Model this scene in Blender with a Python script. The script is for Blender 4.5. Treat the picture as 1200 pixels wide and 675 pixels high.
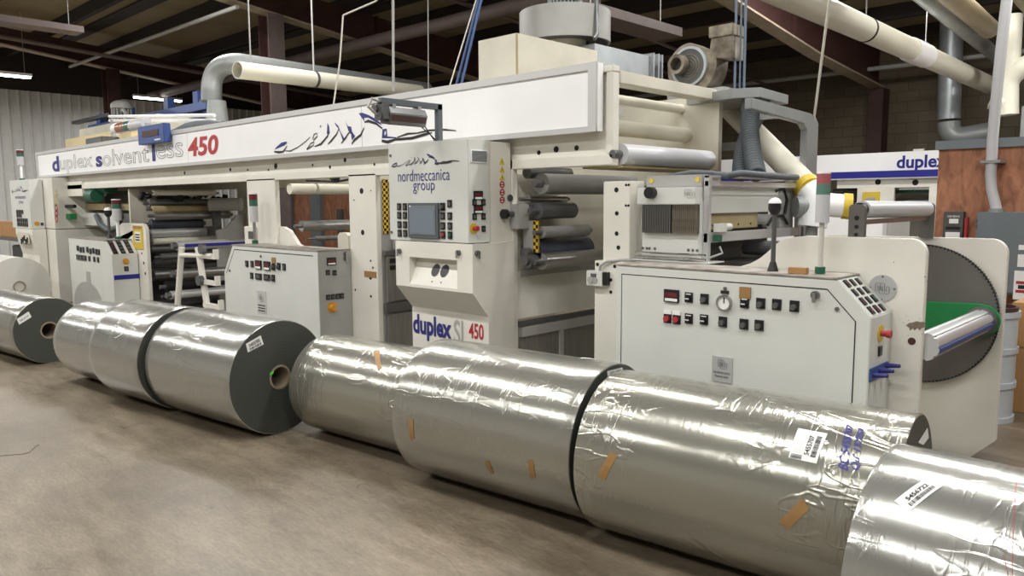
import bpy, bmesh, math, random
from mathutils import Vector, Matrix
random.seed(7)
for o in list(bpy.data.objects): bpy.data.objects.remove(o)
S = bpy.context.scene
COL = S.collection
V = Vector
PI = math.pi

# ------------------------------------------------------------------ camera
F = 900.0
CAM = V((0, 0, 1.6))
RIGHT = V((0.72053784, 0.69339408, -0.00546533)).normalized()
UP = V((-0.07379593, 0.08451698, 0.99368558)).normalized()
FWD = V((-0.68947762, 0.71558474, -0.11206735)).normalized()
cd = bpy.data.cameras.new('camera'); cam = bpy.data.objects.new('camera', cd); COL.objects.link(cam)
cd.sensor_width = 36; cd.lens = 36 * F / 1200; cd.clip_start = 0.05; cd.clip_end = 200
m = Matrix((RIGHT, UP, -FWD)).transposed().to_4x4(); m.translation = CAM
cam.matrix_world = m
S.camera = cam

# ------------------------------------------------------------------ world, exposure
S.view_settings.view_transform = 'Standard'; S.view_settings.look = 'None'
S.view_settings.gamma = 1.0; S.view_settings.use_curve_mapping = False
S.view_settings.exposure = 0.12
w = bpy.data.worlds.new('hall_air'); S.world = w; w.use_nodes = True
w.node_tree.nodes['Background'].inputs[0].default_value = (0.9, 0.93, 1.0, 1)
w.node_tree.nodes['Background'].inputs[1].default_value = 0.06

# lamps of the hall: rows of fluorescent strips, plus unseen fill lamps added at the back
LAMP_K = 1.0
def strip_lamp(x, y, z, lx, ly, watts, name='hall_and_fill_lamp'):
    l = bpy.data.lights.new(name, 'AREA'); l.shape = 'RECTANGLE'; l.size = lx; l.size_y = ly
    l.energy = watts * LAMP_K; l.color = (1.0, 0.99, 0.97)
    o = bpy.data.objects.new(name, l); COL.objects.link(o); o.location = (x, y, z)
    return o
for x in (-20, -16.4, -12.8, -9.2, -5.6, -2.0, 1.6):
    strip_lamp(x, 1.1, 4.75, 2.4, 0.16, 92)
    strip_lamp(x, -2.6, 4.75, 2.4, 0.16, 80)
for x in (-12.0, -8.6, -5.2, -1.8, 1.6):
    strip_lamp(x, 5.0, 5.05, 2.4, 0.16, 95)
strip_lamp(0.9, 11.5, 4.5, 2.4, 0.3, 300)  # added out of view to whiten the second machine's sign
strip_lamp(-19.5, 4.5, 4.31, 0.12, 1.2, 70)
strip_lamp(-21.2, 8.5, 4.31, 0.12, 1.2, 90)
strip_lamp(-21.5, 0.5, 4.8, 0.16, 2.4, 110)
strip_lamp(-2.0, 9.0, 5.0, 2.4, 0.16, 130)  # unseen fill, added for a brighter second machine
strip_lamp(-3.4, 11.0, 4.95, 2.4, 0.16, 190)  # added above the view, lifts the dim area around the second machine

# ------------------------------------------------------------------ helpers
def P(px, py, X=None, Y=None, Z=None):
    """point of the hall seen at photo pixel px,py that lies on the plane X=, Y= or Z="""
    d = FWD * F + RIGHT * (px - 600) - UP * (py - 337.5)
    if X is not None: t = (X - CAM.x) / d.x
    elif Y is not None: t = (Y - CAM.y) / d.y
    else: t = (Z - CAM.z) / d.z
    return CAM + d * t

def lin(c):
    return tuple(((v / 255) / 12.92 if v <= 10 else (((v / 255) + .055) / 1.055) ** 2.4) for v in c)

MATS = {}
def mat(name, rgb, rough=.5, metal=0, var=0, scale=6, bump=0, emit=0, alpha=1, spec=.5, stretch=(1, 1, 1), dark=None, bscale=None, aniso=0):
    mt = bpy.data.materials.new(name); mt.use_nodes = True
    nt = mt.node_tree; b = nt.nodes['Principled BSDF']
    c = lin(rgb)
    b.inputs['Base Color'].default_value = (*c, 1)
    b.inputs['Roughness'].default_value = rough; b.inputs['Metallic'].default_value = metal
    b.inputs['Specular IOR Level'].default_value = spec
    if aniso: b.inputs['Anisotropic'].default_value = aniso
    if alpha < 1: b.inputs['Alpha'].default_value = alpha
    if emit:
        b.inputs['Emission Color'].default_value = (*c, 1); b.inputs['Emission Strength'].default_value = emit
    if var or bump:
        tc = nt.nodes.new('ShaderNodeTexCoord'); mp = nt.nodes.new('ShaderNodeMapping')
        mp.inputs['Scale'].default_value = stretch
        nt.links.new(tc.outputs['Object'], mp.inputs[0])
        nz = nt.nodes.new('ShaderNodeTexNoise'); nz.inputs['Scale'].default_value = scale; nz.inputs['Detail'].default_value = 6
        nt.links.new(mp.outputs[0], nz.inputs['Vector'])
        if var:
            rp = nt.nodes.new('ShaderNodeValToRGB')
            d = lin(dark) if dark else tuple(v * (1 - var) for v in c)
            rp.color_ramp.elements[0].color = (*d, 1); rp.color_ramp.elements[0].position = .3
            rp.color_ramp.elements[1].color = (*tuple(min(1, v * (1 + var * .35)) for v in c), 1); rp.color_ramp.elements[1].position = .72
            nt.links.new(nz.outputs['Fac'], rp.inputs[0]); nt.links.new(rp.outputs[0], b.inputs['Base Color'])
        if bump:
            nb = nz
            if bscale:
                nb = nt.nodes.new('ShaderNodeTexNoise'); nb.inputs['Scale'].default_value = bscale; nb.inputs['Detail'].default_value = 4
                nt.links.new(mp.outputs[0], nb.inputs['Vector'])
            bp = nt.nodes.new('ShaderNodeBump'); bp.inputs['Strength'].default_value = bump; bp.inputs['Distance'].default_value = .02
            nt.links.new(nb.outputs['Fac'], bp.inputs['Height']); nt.links.new(bp.outputs[0], b.inputs['Normal'])
    MATS[name] = mt
    return mt

M = {}
M['cream'] = mat('cream_paint', (230, 227, 216), .42, var=.10, scale=2.2)
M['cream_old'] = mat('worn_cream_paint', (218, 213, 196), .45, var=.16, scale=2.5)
M['white'] = mat('white_sign', (247, 247, 246), .4, var=.03, scale=3)
M['edge'] = mat('aluminium_edge', (205, 205, 203), .35, .2)
M['cab'] = mat('grey_white_paint', (213, 214, 208), .38, var=.06, scale=3)
M['cabtop'] = mat('scuffed_top', (176, 172, 164), .5, var=.35, scale=9, dark=(120, 108, 98))
M['grey'] = mat('grey_paint', (168, 168, 164), .45, var=.08)
M['greyd'] = mat('dark_grey', (84, 84, 82), .45, var=.15)
M['black'] = mat('black_plastic', (24, 24, 25), .4)
M['blackm'] = mat('matte_black', (16, 16, 17), .7)
M['steel'] = mat('steel', (178, 178, 176), .28, .9, var=.12, scale=8)
M['chrome'] = mat('chrome', (215, 215, 214), .12, 1)
M['dsteel'] = mat('dark_steel', (118, 118, 119), .35, .6, var=.2)
M['rubber'] = mat('rubber_roller', (140, 139, 136), .5, var=.12)
M['rubblue'] = mat('blue_black_rubber', (60, 64, 74), .4)
M['film_roller'] = mat('pale_grey_roller', (196, 196, 198), .35)
M['blue'] = mat('blue_ink', (30, 30, 132), .5)
M['navy'] = mat('navy_ink', (44, 44, 120), .5)
M['red'] = mat('red_ink', (178, 42, 52), .5)
M['yellow'] = mat('yellow', (212, 184, 62), .5)
M['orange'] = mat('orange_knob', (214, 152, 52), .45)
M['redk'] = mat('red_knob', (172, 48, 56), .4)
M['green'] = mat('machine_green', (20, 128, 66), .45, var=.15)
M['greend'] = mat('dark_green', (36, 92, 70), .45)
M['paper'] = mat('paper', (236, 236, 232), .7)
M['ink'] = mat('ink', (28, 28, 30), .6)
M['card'] = mat('brown_card', (170, 128, 82), .75, var=.08)
M['tape'] = mat('brown_tape', (158, 122, 76), .45, var=.15, scale=30)
M['screen'] = mat('screen', (118, 128, 138), .2)
M['redglass'] = mat('red_lens', (104, 40, 48), .25)
M['greenglass'] = mat('green_lens', (58, 104, 88), .25)
M['lensr'] = mat('faded_red_lens', (166, 92, 98), .3)
M['lensg'] = mat('faded_green_lens', (92, 128, 114), .3)
M['amber'] = mat('amber_lens', (150, 92, 66), .25)
M['galv'] = mat('galvanised', (172, 178, 180), .38, .45, var=.18, scale=5)
M['pvc'] = mat('pale_pvc', (226, 222, 204), .4, var=.08, scale=2)
M['tan'] = mat('tan_pipe', (154, 141, 116), .5, var=.12)
M['duct'] = mat('grey_duct', (150, 153, 152), .4, .2, var=.1)
M['hose'] = mat('grey_hose', (84, 90, 94), .6)
M['rust'] = mat('red_brown_steel', (74, 46, 42), .6, var=.25, scale=3)
M['rustl'] = mat('beam_flange', (176, 160, 138), .6, var=.2)
M['colfl'] = mat('column_flange', (112, 98, 94), .6, var=.15)
M['purlin'] = mat('dark_purlin', (44, 38, 36), .7)
M['bluest'] = mat('blue_steel', (52, 78, 138), .45)
M['ply'] = None
M['gpanel'] = mat('grey_blue_enclosure', (112, 120, 124), .45, var=.06)
M['alu'] = mat('aluminium', (206, 207, 207), .3, .5)
M['dirty'] = mat('dirty_alu', (150, 142, 126), .5, .4, var=.45, scale=9, dark=(84, 74, 62))
M['door'] = mat('translucent_grey_door', (132, 130, 124), .22, .2, var=.2, scale=5, stretch=(12, 12, .6))
M['tan_panel'] = mat('tan_panel', (176, 160, 120), .5, var=.15)
M['beige'] = mat('beige_box', (214, 196, 150), .5, var=.06)
M['lampglow'] = mat('lamp_tube', (255, 253, 246), .5, emit=14)
M['core'] = mat('paper_core', (140, 126, 106), .7)
M['coredark'] = mat('core_bore', (40, 30, 24), .9)
M['discgrey'] = mat('disc_grey', (104, 100, 96), .55, .2, var=.12, scale=4)
M['disc_chip'] = mat('bare_metal_chip', (128, 116, 98), .6, var=.2, scale=40)
M['limegreen'] = mat('lime_sticker', (90, 220, 70), .5)
M['drum'] = mat('pale_blue_drum', (196, 204, 210), .4)
M['rope'] = mat('pale_rope', (226, 222, 210), .7)
M['bluerope'] = mat('blue_cable', (58, 84, 128), .6)
M['bluegrey'] = mat('blue_grey_conduit', (96, 110, 128), .5)
M['plate'] = mat('satin_plate', (188, 188, 187), .4, .25)
M['clear'] = mat('pale_film', (206, 204, 196), .3, .1)

def node_mats():
    # concrete floor
    mt = bpy.data.materials.new('concrete_floor'); mt.use_nodes = True; nt = mt.node_tree; b = nt.nodes['Principled BSDF']
    N = nt.nodes.new; L = nt.links.new
    tc = N('ShaderNodeTexCoord')
    n1 = N('ShaderNodeTexNoise'); n1.inputs['Scale'].default_value = .9; n1.inputs['Detail'].default_value = 9; n1.inputs['Roughness'].default_value = .62
    n2 = N('ShaderNodeTexNoise'); n2.inputs['Scale'].default_value = 5.5; n2.inputs['Detail'].default_value = 8; n2.inputs['Roughness'].default_value = .7
    mp = N('ShaderNodeMapping'); mp.inputs['Scale'].default_value = (.5, 2.0, 1); mp.inputs['Rotation'].default_value = (0, 0, .25)
    L(tc.outputs['Object'], n1.inputs['Vector']); L(tc.outputs['Object'], mp.inputs[0]); L(mp.outputs[0], n2.inputs['Vector'])
    n3 = N('ShaderNodeTexNoise'); n3.inputs['Scale'].default_value = 38; n3.inputs['Detail'].default_value = 8; n3.inputs['Roughness'].default_value = .8
    L(mp.outputs[0], n3.inputs['Vector'])
    r1 = N('ShaderNodeValToRGB'); e = r1.color_ramp.elements
    e[0].position = .3; e[0].color = (*lin((97, 87, 73)), 1); e[1].position = .7; e[1].color = (*lin((142, 130, 111)), 1)
    r2 = N('ShaderNodeValToRGB'); e = r2.color_ramp.elements
    e[0].position = .3; e[0].color = (.55, .53, .51, 1); e[1].position = .66; e[1].color = (1.12, 1.12, 1.12, 1)
    mx0 = N('ShaderNodeMixRGB'); mx0.blend_type = 'MULTIPLY'; mx0.inputs[0].default_value = .8
    L(n1.outputs['Fac'], r1.inputs[0]); L(n2.outputs['Fac'], r2.inputs[0]); L(r1.outputs[0], mx0.inputs[1]); L(r2.outputs[0], mx0.inputs[2])
    r3 = N('ShaderNodeValToRGB'); e = r3.color_ramp.elements
    e[0].position = .34; e[0].color = (.62, .61, .6, 1); e[1].position = .62; e[1].color = (1.12, 1.12, 1.12, 1)
    mx = N('ShaderNodeMixRGB'); mx.blend_type = 'MULTIPLY'; mx.inputs[0].default_value = .9
    L(n3.outputs['Fac'], r3.inputs[0]); L(mx0.outputs[0], mx.inputs[1]); L(r3.outputs[0], mx.inputs[2])
    # small dark pits
    vo = N('ShaderNodeTexVoronoi'); vo.inputs['Scale'].default_value = 2.6; L(tc.outputs['Object'], vo.inputs['Vector'])
    rp = N('ShaderNodeValToRGB'); e = rp.color_ramp.elements; e[0].position = .022; e[0].color = (.25, .22, .2, 1); e[1].position = .04; e[1].color = (1, 1, 1, 1)
    L(vo.outputs['Distance'], rp.inputs[0])
    mx2 = N('ShaderNodeMixRGB'); mx2.blend_type = 'MULTIPLY'; mx2.inputs[0].default_value = .8
    L(mx.outputs[0], mx2.inputs[1]); L(rp.outputs[0], mx2.inputs[2])
    nc = N('ShaderNodeTexNoise'); nc.inputs['Scale'].default_value = .8; nc.inputs['Detail'].default_value = 3; nc.inputs['Distortion'].default_value = .6
    mc = N('ShaderNodeMapping'); mc.inputs['Scale'].default_value = (.8, 1.5, 1); L(tc.outputs['Object'], mc.inputs[0]); L(mc.outputs[0], nc.inputs['Vector'])
    s1 = N('ShaderNodeMath'); s1.operation = 'SUBTRACT'; s1.inputs[1].default_value = .5; L(nc.outputs['Fac'], s1.inputs[0])
    s2 = N('ShaderNodeMath'); s2.operation = 'ABSOLUTE'; L(s1.outputs[0], s2.inputs[0])
    s3 = N('ShaderNodeMapRange'); s3.inputs['From Max'].default_value = .0022; s3.inputs['To Min'].default_value = .45; s3.inputs['To Max'].default_value = 1; L(s2.outputs[0], s3.inputs[0])
    nm = N('ShaderNodeTexNoise'); nm.inputs['Scale'].default_value = 1.7; L(tc.outputs['Object'], nm.inputs['Vector'])
    s4 = N('ShaderNodeMapRange'); s4.inputs['From Min'].default_value = .5; s4.inputs['From Max'].default_value = .58; L(nm.outputs['Fac'], s4.inputs[0])
    mx3 = N('ShaderNodeMixRGB'); mx3.blend_type = 'MULTIPLY'; L(s4.outputs[0], mx3.inputs[0]); L(mx2.outputs[0], mx3.inputs[1]); L(s3.outputs[0], mx3.inputs[2])
    L(mx3.outputs[0], b.inputs['Base Color'])
    rr = N('ShaderNodeMapRange'); rr.inputs['To Min'].default_value = .24; rr.inputs['To Max'].default_value = .5
    L(n2.outputs['Fac'], rr.inputs[0]); L(rr.outputs[0], b.inputs['Roughness'])
    bp = N('ShaderNodeBump'); bp.inputs['Strength'].default_value = .12; bp.inputs['Distance'].default_value = .01
    L(n2.outputs['Fac'], bp.inputs['Height']); L(bp.outputs[0], b.inputs['Normal'])
    M['floor'] = mt
    # film wound on the rolls
    def film(name, col, wr, seed):
        mt = bpy.data.materials.new(name); mt.use_nodes = True; nt = mt.node_tree; b = nt.nodes['Principled BSDF']
        N = nt.nodes.new; L = nt.links.new
        tc = N('ShaderNodeTexCoord')
        def noise(sc, scale, det, rot=(0, 0, 0), dist=0, rough=.55):
            mp = N('ShaderNodeMapping'); mp.inputs['Scale'].default_value = sc; mp.inputs['Location'].default_value = (seed, seed * 1.7, seed * .6); mp.inputs['Rotation'].default_value = rot
            L(tc.outputs['Object'], mp.inputs[0]); n = N('ShaderNodeTexNoise'); n.inputs['Scale'].default_value = scale; n.inputs['Detail'].default_value = det
            n.inputs['Distortion'].default_value = dist; n.inputs['Roughness'].default_value = rough; L(mp.outputs[0], n.inputs['Vector']); return n.outputs['Fac']
        def math_(op, a, b=None, c=None):
            m_ = N('ShaderNodeMath'); m_.operation = op
            for k, q in enumerate((a, b, c)):
                if q is None: continue
                if isinstance(q, (int, float)): m_.inputs[k].default_value = q
                else: L(q, m_.inputs[k])
            return m_.outputs[0]
        def ridge(f, w_):      # thin crease lines where the noise crosses its middle
            d = math_('ABSOLUTE', math_('SUBTRACT', f, .5)); r_ = N('ShaderNodeMapRange'); r_.interpolation_type = 'SMOOTHSTEP'
            r_.inputs['From Min'].default_value = 0; r_.inputs['From Max'].default_value = w_; r_.inputs['To Min'].default_value = 1; r_.inputs['To Max'].default_value = 0
            L(d, r_.inputs[0]); return r_.outputs[0]
        around = ridge(noise((9, 1.6, 1.6), 1.5, 2, (0, .1, .25), .5), .035)          # creases running round the roll
        fine = noise((34, 2.6, 2.6), 1.2, 4, (0, .12, .2))                              # fine wound scratches
        along = ridge(noise((1.6, 6, 6), 1.0, 2, (0, .2, .12), 1.0), .03)               # creases running along
        patch_ = N('ShaderNodeMapRange'); patch_.inputs['From Min'].default_value = .42; patch_.inputs['From Max'].default_value = .62
        L(noise((1, 1, 1), 2.2, 2), patch_.inputs[0])
        soft = noise((1.2, 3.2, 3.2), 1.0, 2, (0, .1, .1), .4)
        h = math_('MULTIPLY', math_('ADD', math_('MULTIPLY', around, .55 * wr), math_('MULTIPLY', along, 1.0 * wr * (1 if wr > .65 else .35))), patch_.outputs[0])
        h = math_('ADD', h, math_('MULTIPLY', fine, .42)); h = math_('ADD', h, math_('MULTIPLY', soft, 2.2 * wr if wr > .65 else .35 * wr))
        bp = N('ShaderNodeBump'); bp.inputs['Strength'].default_value = .42; bp.inputs['Distance'].default_value = .008
        L(h, bp.inputs['Height']); L(bp.outputs[0], b.inputs['Normal'])
        b.inputs['Base Color'].default_value = (*lin(col), 1)
        b.inputs['Metallic'].default_value = .72; b.inputs['Roughness'].default_value = .2
        b.inputs['Coat Weight'].default_value = .25; b.inputs['Coat Roughness'].default_value = .12
        return mt
    M['filmA'] = film('silver_film', (168, 167, 158), .38, 0.0)
    M['filmB'] = film('silver_film_wrapped', (176, 176, 170), .6, 3.7)
    M['filmC'] = film('silver_film_loose', (168, 167, 156), .8, 8.1)
    # wound edges of the rolls
    mt = bpy.data.materials.new('wound_edge'); mt.use_nodes = True; nt = mt.node_tree; b = nt.nodes['Principled BSDF']
    N = nt.nodes.new; L = nt.links.new
    tc = N('ShaderNodeTexCoord'); mp = N('ShaderNodeMapping'); mp.inputs['Scale'].default_value = (0, 1, 1); L(tc.outputs['Object'], mp.inputs[0])
    wv = N('ShaderNodeTexWave'); wv.wave_type = 'RINGS'; wv.rings_direction = 'SPHERICAL'; wv.inputs['Scale'].default_value = 14; wv.inputs['Distortion'].default_value = .4
    L(mp.outputs[0], wv.inputs['Vector'])
    r = N('ShaderNodeValToRGB'); e = r.color_ramp.elements; e[0].color = (*lin((66, 68, 63)), 1); e[1].color = (*lin((71, 73, 68)), 1)
    L(wv.outputs['Fac'], r.inputs[0]); L(r.outputs[0], b.inputs['Base Color']); b.inputs['Roughness'].default_value = .5; b.inputs['Metallic'].default_value = .1
    M['wound'] = mt
    # plywood
    mt = bpy.data.materials.new('plywood'); mt.use_nodes = True; nt = mt.node_tree; b = nt.nodes['Principled BSDF']
    N = nt.nodes.new; L = nt.links.new
    tc = N('ShaderNodeTexCoord'); mp = N('ShaderNodeMapping'); mp.inputs['Scale'].default_value = (4, 4, 1.7); L(tc.outputs['Object'], mp.inputs[0])
    n = N('ShaderNodeTexNoise'); n.inputs['Scale'].default_value = 2.2; n.inputs['Detail'].default_value = 6; n.inputs['Distortion'].default_value = 1.4
    L(mp.outputs[0], n.inputs['Vector'])
    r = N('ShaderNodeValToRGB'); e = r.color_ramp.elements; e[0].position = .3; e[0].color = (*lin((134, 86, 62)), 1); e[1].position = .7; e[1].color = (*lin((186, 128, 96)), 1)
    L(n.outputs['Fac'], r.inputs[0]); L(r.outputs[0], b.inputs['Base Color']); b.inputs['Roughness'].default_value = .6
    M['ply'] = mt
    # block wall
    mt = bpy.data.materials.new('block_wall'); mt.use_nodes = True; nt = mt.node_tree; b = nt.nodes['Principled BSDF']
    N = nt.nodes.new; L = nt.links.new
    tc = N('ShaderNodeTexCoord'); mp = N('ShaderNodeMapping'); mp.inputs['Rotation'].default_value = (PI / 2, 0, 0); L(tc.outputs['Object'], mp.inputs[0])
    bk = N('ShaderNodeTexBrick'); bk.inputs['Scale'].default_value = 1.2; bk.inputs['Color1'].default_value = (*lin((96, 86, 70)), 1); bk.inputs['Color2'].default_value = (*lin((108, 97, 80)), 1)
    bk.inputs['Mortar'].default_value = (*lin((88, 79, 64)), 1); bk.inputs['Mortar Size'].default_value = .012
    L(mp.outputs[0], bk.inputs['Vector']); L(bk.outputs['Color'], b.inputs['Base Color']); b.inputs['Roughness'].default_value = .85
    M['block'] = mt
    # hazard checks
    mt = bpy.data.materials.new('hazard_checks'); mt.use_nodes = True; nt = mt.node_tree; b = nt.nodes['Principled BSDF']
    ck = nt.nodes.new('ShaderNodeTexChecker'); ck.inputs['Scale'].default_value = 40
    ck.inputs['Color1'].default_value = (*lin((226, 186, 60)), 1); ck.inputs['Color2'].default_value = (*lin((20, 20, 20)), 1)
    tc = nt.nodes.new('ShaderNodeTexCoord'); nt.links.new(tc.outputs['Object'], ck.inputs['Vector']); nt.links.new(ck.outputs[0], b.inputs['Base Color'])
    M['hazard'] = mt
node_mats()
M['deck'] = mat('roof_deck', (152, 138, 108), .8, var=.2, scale=1.2)
M['corr'] = mat('white_ribbed_sheet', (206, 206, 202), .5, var=.05)
M['wallplain'] = mat('plain_wall', (186, 182, 172), .8)

WORLD = {}     # world position of each object's origin
class MB:
    def __init__(s): s.bm = bmesh.new()
    def _add(s, verts, faces):
        vs = [s.bm.verts.new(v) for v in verts]
        for f in faces:
            try: s.bm.faces.new([vs[i] for i in f])
            except ValueError: pass
        return s
    def box(s, x0, x1, y0, y1, z0, z1):
        x0, x1 = sorted((x0, x1)); y0, y1 = sorted((y0, y1)); z0, z1 = sorted((z0, z1))
        v = [(x, y, z) for z in (z0, z1) for y in (y0, y1) for x in (x0, x1)]
        return s._add(v, [(0, 2, 3, 1), (4, 5, 7, 6), (0, 1, 5, 4), (2, 6, 7, 3), (0, 4, 6, 2), (1, 3, 7, 5)])
    def prism(s, poly, axis, a, b):
        """closed polygon (two coordinates) pushed along axis from a to b. y: (x,z); x: (y,z); z: (x,y)"""
        f = {'y': lambda p, t: (p[0], t, p[1]), 'x': lambda p, t: (t, p[0], p[1]), 'z': lambda p, t: (p[0], p[1], t)}[axis]
        n = len(poly)
        v = [f(p, a) for p in poly] + [f(p, b) for p in poly]
        return s._add(v, [tuple(range(n))[::-1], tuple(range(n, 2 * n))] + [(i, (i + 1) % n, n + (i + 1) % n, n + i) for i in range(n)])
    def cyl(s, p, q, r, n=20, r2=None, hollow=0):
        p = V(p); q = V(q); d = (q - p).normalized()
        u = d.orthogonal().normalized(); w_ = d.cross(u)
        r2 = r if r2 is None else r2
        ring = lambda c, rr: [c + (u * math.cos(2 * PI * i / n) + w_ * math.sin(2 * PI * i / n)) * rr for i in range(n)]
        k = [(i + 1) % n for i in range(n)]
        if hollow:
            v = ring(p, r) + ring(q, r2) + ring(p, hollow) + ring(q, hollow)
            fs = [(i, k[i], n + k[i], n + i) for i in range(n)] + [(2 * n + i, 3 * n + i, 3 * n + k[i], 2 * n + k[i]) for i in range(n)]
            fs += [(i, 2 * n + i, 2 * n + k[i], k[i]) for i in range(n)] + [(n + i, n + k[i], 3 * n + k[i], 3 * n + i) for i in range(n)]
            return s._add(v, fs)
        v = ring(p, r) + ring(q, r2)
        return s._add(v, [(i, k[i], n + k[i], n + i) for i in range(n)] + [tuple(range(n))[::-1], tuple(range(n, 2 * n))])
    def tube(s, pts, r, n=12, cap=True, hollow=False):
        pts = [V(p) for p in pts]; rs = r if isinstance(r, (list, tuple)) else [r] * len(pts)
        t0 = (pts[1] - pts[0]).normalized(); u = t0.orthogonal().normalized(); v = []
        for i, p in enumerate(pts):
            t = ((pts[min(i + 1, len(pts) - 1)] - pts[max(i - 1, 0)])).normalized()
            u = (u - t * u.dot(t)).normalized(); w_ = t.cross(u)
            v += [p + (u * math.cos(2 * PI * j / n) + w_ * math.sin(2 * PI * j / n)) * rs[i] for j in range(n)]
        fs = []
        for i in range(len(pts) - 1):
            for j in range(n):
                k = (j + 1) % n; fs.append((i * n + j, i * n + k, (i + 1) * n + k, (i + 1) * n + j))
        if cap: fs += [tuple(range(n))[::-1], tuple(range((len(pts) - 1) * n, len(pts) * n))]
        return s._add(v, fs)
    def dome(s, c, r, n=16, zs=1.0):
        c = V(c); v = []; rows = 6
        for i in range(rows):
            a = i / rows * PI / 2
            v += [c + V((math.cos(a) * math.cos(2 * PI * j / n) * r, math.cos(a) * math.sin(2 * PI * j / n) * r, math.sin(a) * r * zs)) for j in range(n)]
        v.append(c + V((0, 0, r * zs))); fs = []
        for i in range(rows - 1):
            for j in range(n): fs.append((i * n + j, i * n + (j + 1) % n, (i + 1) * n + (j + 1) % n, (i + 1) * n + j))
        fs += [((rows - 1) * n + j, (rows - 1) * n + (j + 1) % n, rows * n) for j in range(n)] + [tuple(range(n))[::-1]]
        return s._add(v, fs)
    def mesh(s, verts, faces): return s._add(verts, faces)
    def build(s, name, mt, parent=None, bevel=0, smooth=False, origin=None):
        bm = s.bm
        bmesh.ops.recalc_face_normals(bm, faces=bm.faces[:])
        xs = [v.co for v in bm.verts]
        lo = V((min(v.x for v in xs), min(v.y for v in xs), min(v.z for v in xs))); hi = V((max(v.x for v in xs), max(v.y for v in xs), max(v.z for v in xs)))
        og = V(origin) if origin else V(((lo.x + hi.x) / 2, (lo.y + hi.y) / 2, lo.z))
        bmesh.ops.translate(bm, verts=bm.verts[:], vec=-og)
        if bevel: bmesh.ops.bevel(bm, geom=bm.edges[:], offset=bevel, segments=2, affect='EDGES', clamp_overlap=True)
        me = bpy.data.meshes.new(name); bm.to_mesh(me); bm.free()
        me.materials.append(M[mt] if isinstance(mt, str) else mt)
        if smooth:
            for p in me.polygons: p.use_smooth = True
            try: me.set_sharp_from_angle(angle=math.radians(38))
            except Exception: pass
        return link(name, me, og, parent)
def link(name, me, og, parent=None):
    o = bpy.data.objects.new(name, me); COL.objects.link(o)
    WORLD[o.name] = V(og)
    if parent:
        o.parent = parent; o.location = V(og) - WORLD[parent.name]
    else: o.location = og
    return o
def empty(name, loc): return link(name, None, loc)
def tag(o, label=None, cat=None, group=None, kind=None):
    if label: o['label'] = label
    if cat: o['category'] = cat
    if group: o['group'] = group
    if kind: o['kind'] = kind
    return o
def thing(name, label, cat, loc, group=None): return tag(empty(name, loc), label, cat, group)
def struct(o): o['kind'] = 'structure'; return o
def inst(name, me, loc, parent, rot=None):
    o = link(name, me, loc, parent)
    if rot: o.rotation_euler = rot
    return o

# lettering: 2-D mesh of a text, fitted to a box, then mapped into the hall
def text2d(body, wd, ht=None, thick=0.0, outline=0.0, shear=0.0, align='CENTER'):
    c = bpy.data.curves.new('lettering', 'FONT'); c.body = body; c.size = 1; c.shear = shear; c.resolution_u = 4
    c.align_x = 'LEFT'; c.offset = thick; c.space_line = .8
    if outline: c.fill_mode = 'NONE'; c.bevel_depth = outline; c.bevel_resolution = 0
    t = bpy.data.objects.new('lettering', c); COL.objects.link(t)
    dg = bpy.context.evaluated_depsgraph_get(); me = bpy.data.meshes.new_from_object(t.evaluated_get(dg))
    bpy.data.objects.remove(t); bpy.data.curves.remove(c)
    vs = [V((v.co.x, v.co.y, v.co.z)) for v in me.vertices]; fs = [tuple(p.vertices) for p in me.polygons]
    bpy.data.meshes.remove(me)
    x0 = min(v.x for v in vs); x1 = max(v.x for v in vs); y0 = min(v.y for v in vs); y1 = max(v.y for v in vs)
    sx = wd / (x1 - x0); sy = (ht / (y1 - y0)) if ht else sx
    out = [((v.x - x0) * sx, (v.y - y0) * sy) for v in vs]
    return out, fs
def on_plane(o, ux, uy, nrm, lift=.003):
    o = V(o); ux = V(ux).normalized(); uy = V(uy).normalized(); nrm = V(nrm).normalized()
    return lambda u, v: o + ux * u + uy * v + nrm * lift
def lettering(body, mt, parent, fmap, wd, ht=None, **k):
    vs, fs = text2d(body, wd, ht, **k)
    return MB().mesh([fmap(*p) for p in vs], fs).build('lettering', mt, parent)
def front(x, y, z, lift=.003): return on_plane((x, y, z), (1, 0, 0), (0, 0, 1), (0, -1, 0), lift)   # a face looking towards the aisle
def side(x, y, z, lift=.003): return on_plane((x, y, z), (0, 1, 0), (0, 0, 1), (1, 0, 0), lift)     # a face looking along +X
def stroke(fmap, pts, widths, mt, parent, name='logo'):
    """flat brush strokes: list of polylines with widths"""
    mb = MB()
    for pl, wd in zip(pts, widths):
        if wd == 0:
            mb.mesh([fmap(*p) for p in pl], [tuple(range(len(pl)))]); continue
        ww = wd if isinstance(wd, (list, tuple)) else [wd] * len(pl)
        v = []
        for i, p in enumerate(pl):
            a = V(pl[max(i - 1, 0)]); b = V(pl[min(i + 1, len(pl) - 1)]); d = (b - a).normalized(); n = V((-d.y, d.x))
            v += [fmap(p[0] + n.x * ww[i] / 2, p[1] + n.y * ww[i] / 2), fmap(p[0] - n.x * ww[i] / 2, p[1] - n.y * ww[i] / 2)]
        mb.mesh(v, [(2 * i, 2 * i + 1, 2 * i + 3, 2 * i + 2) for i in range(len(pl) - 1)])
    return mb.build(name, mt, parent)

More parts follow.
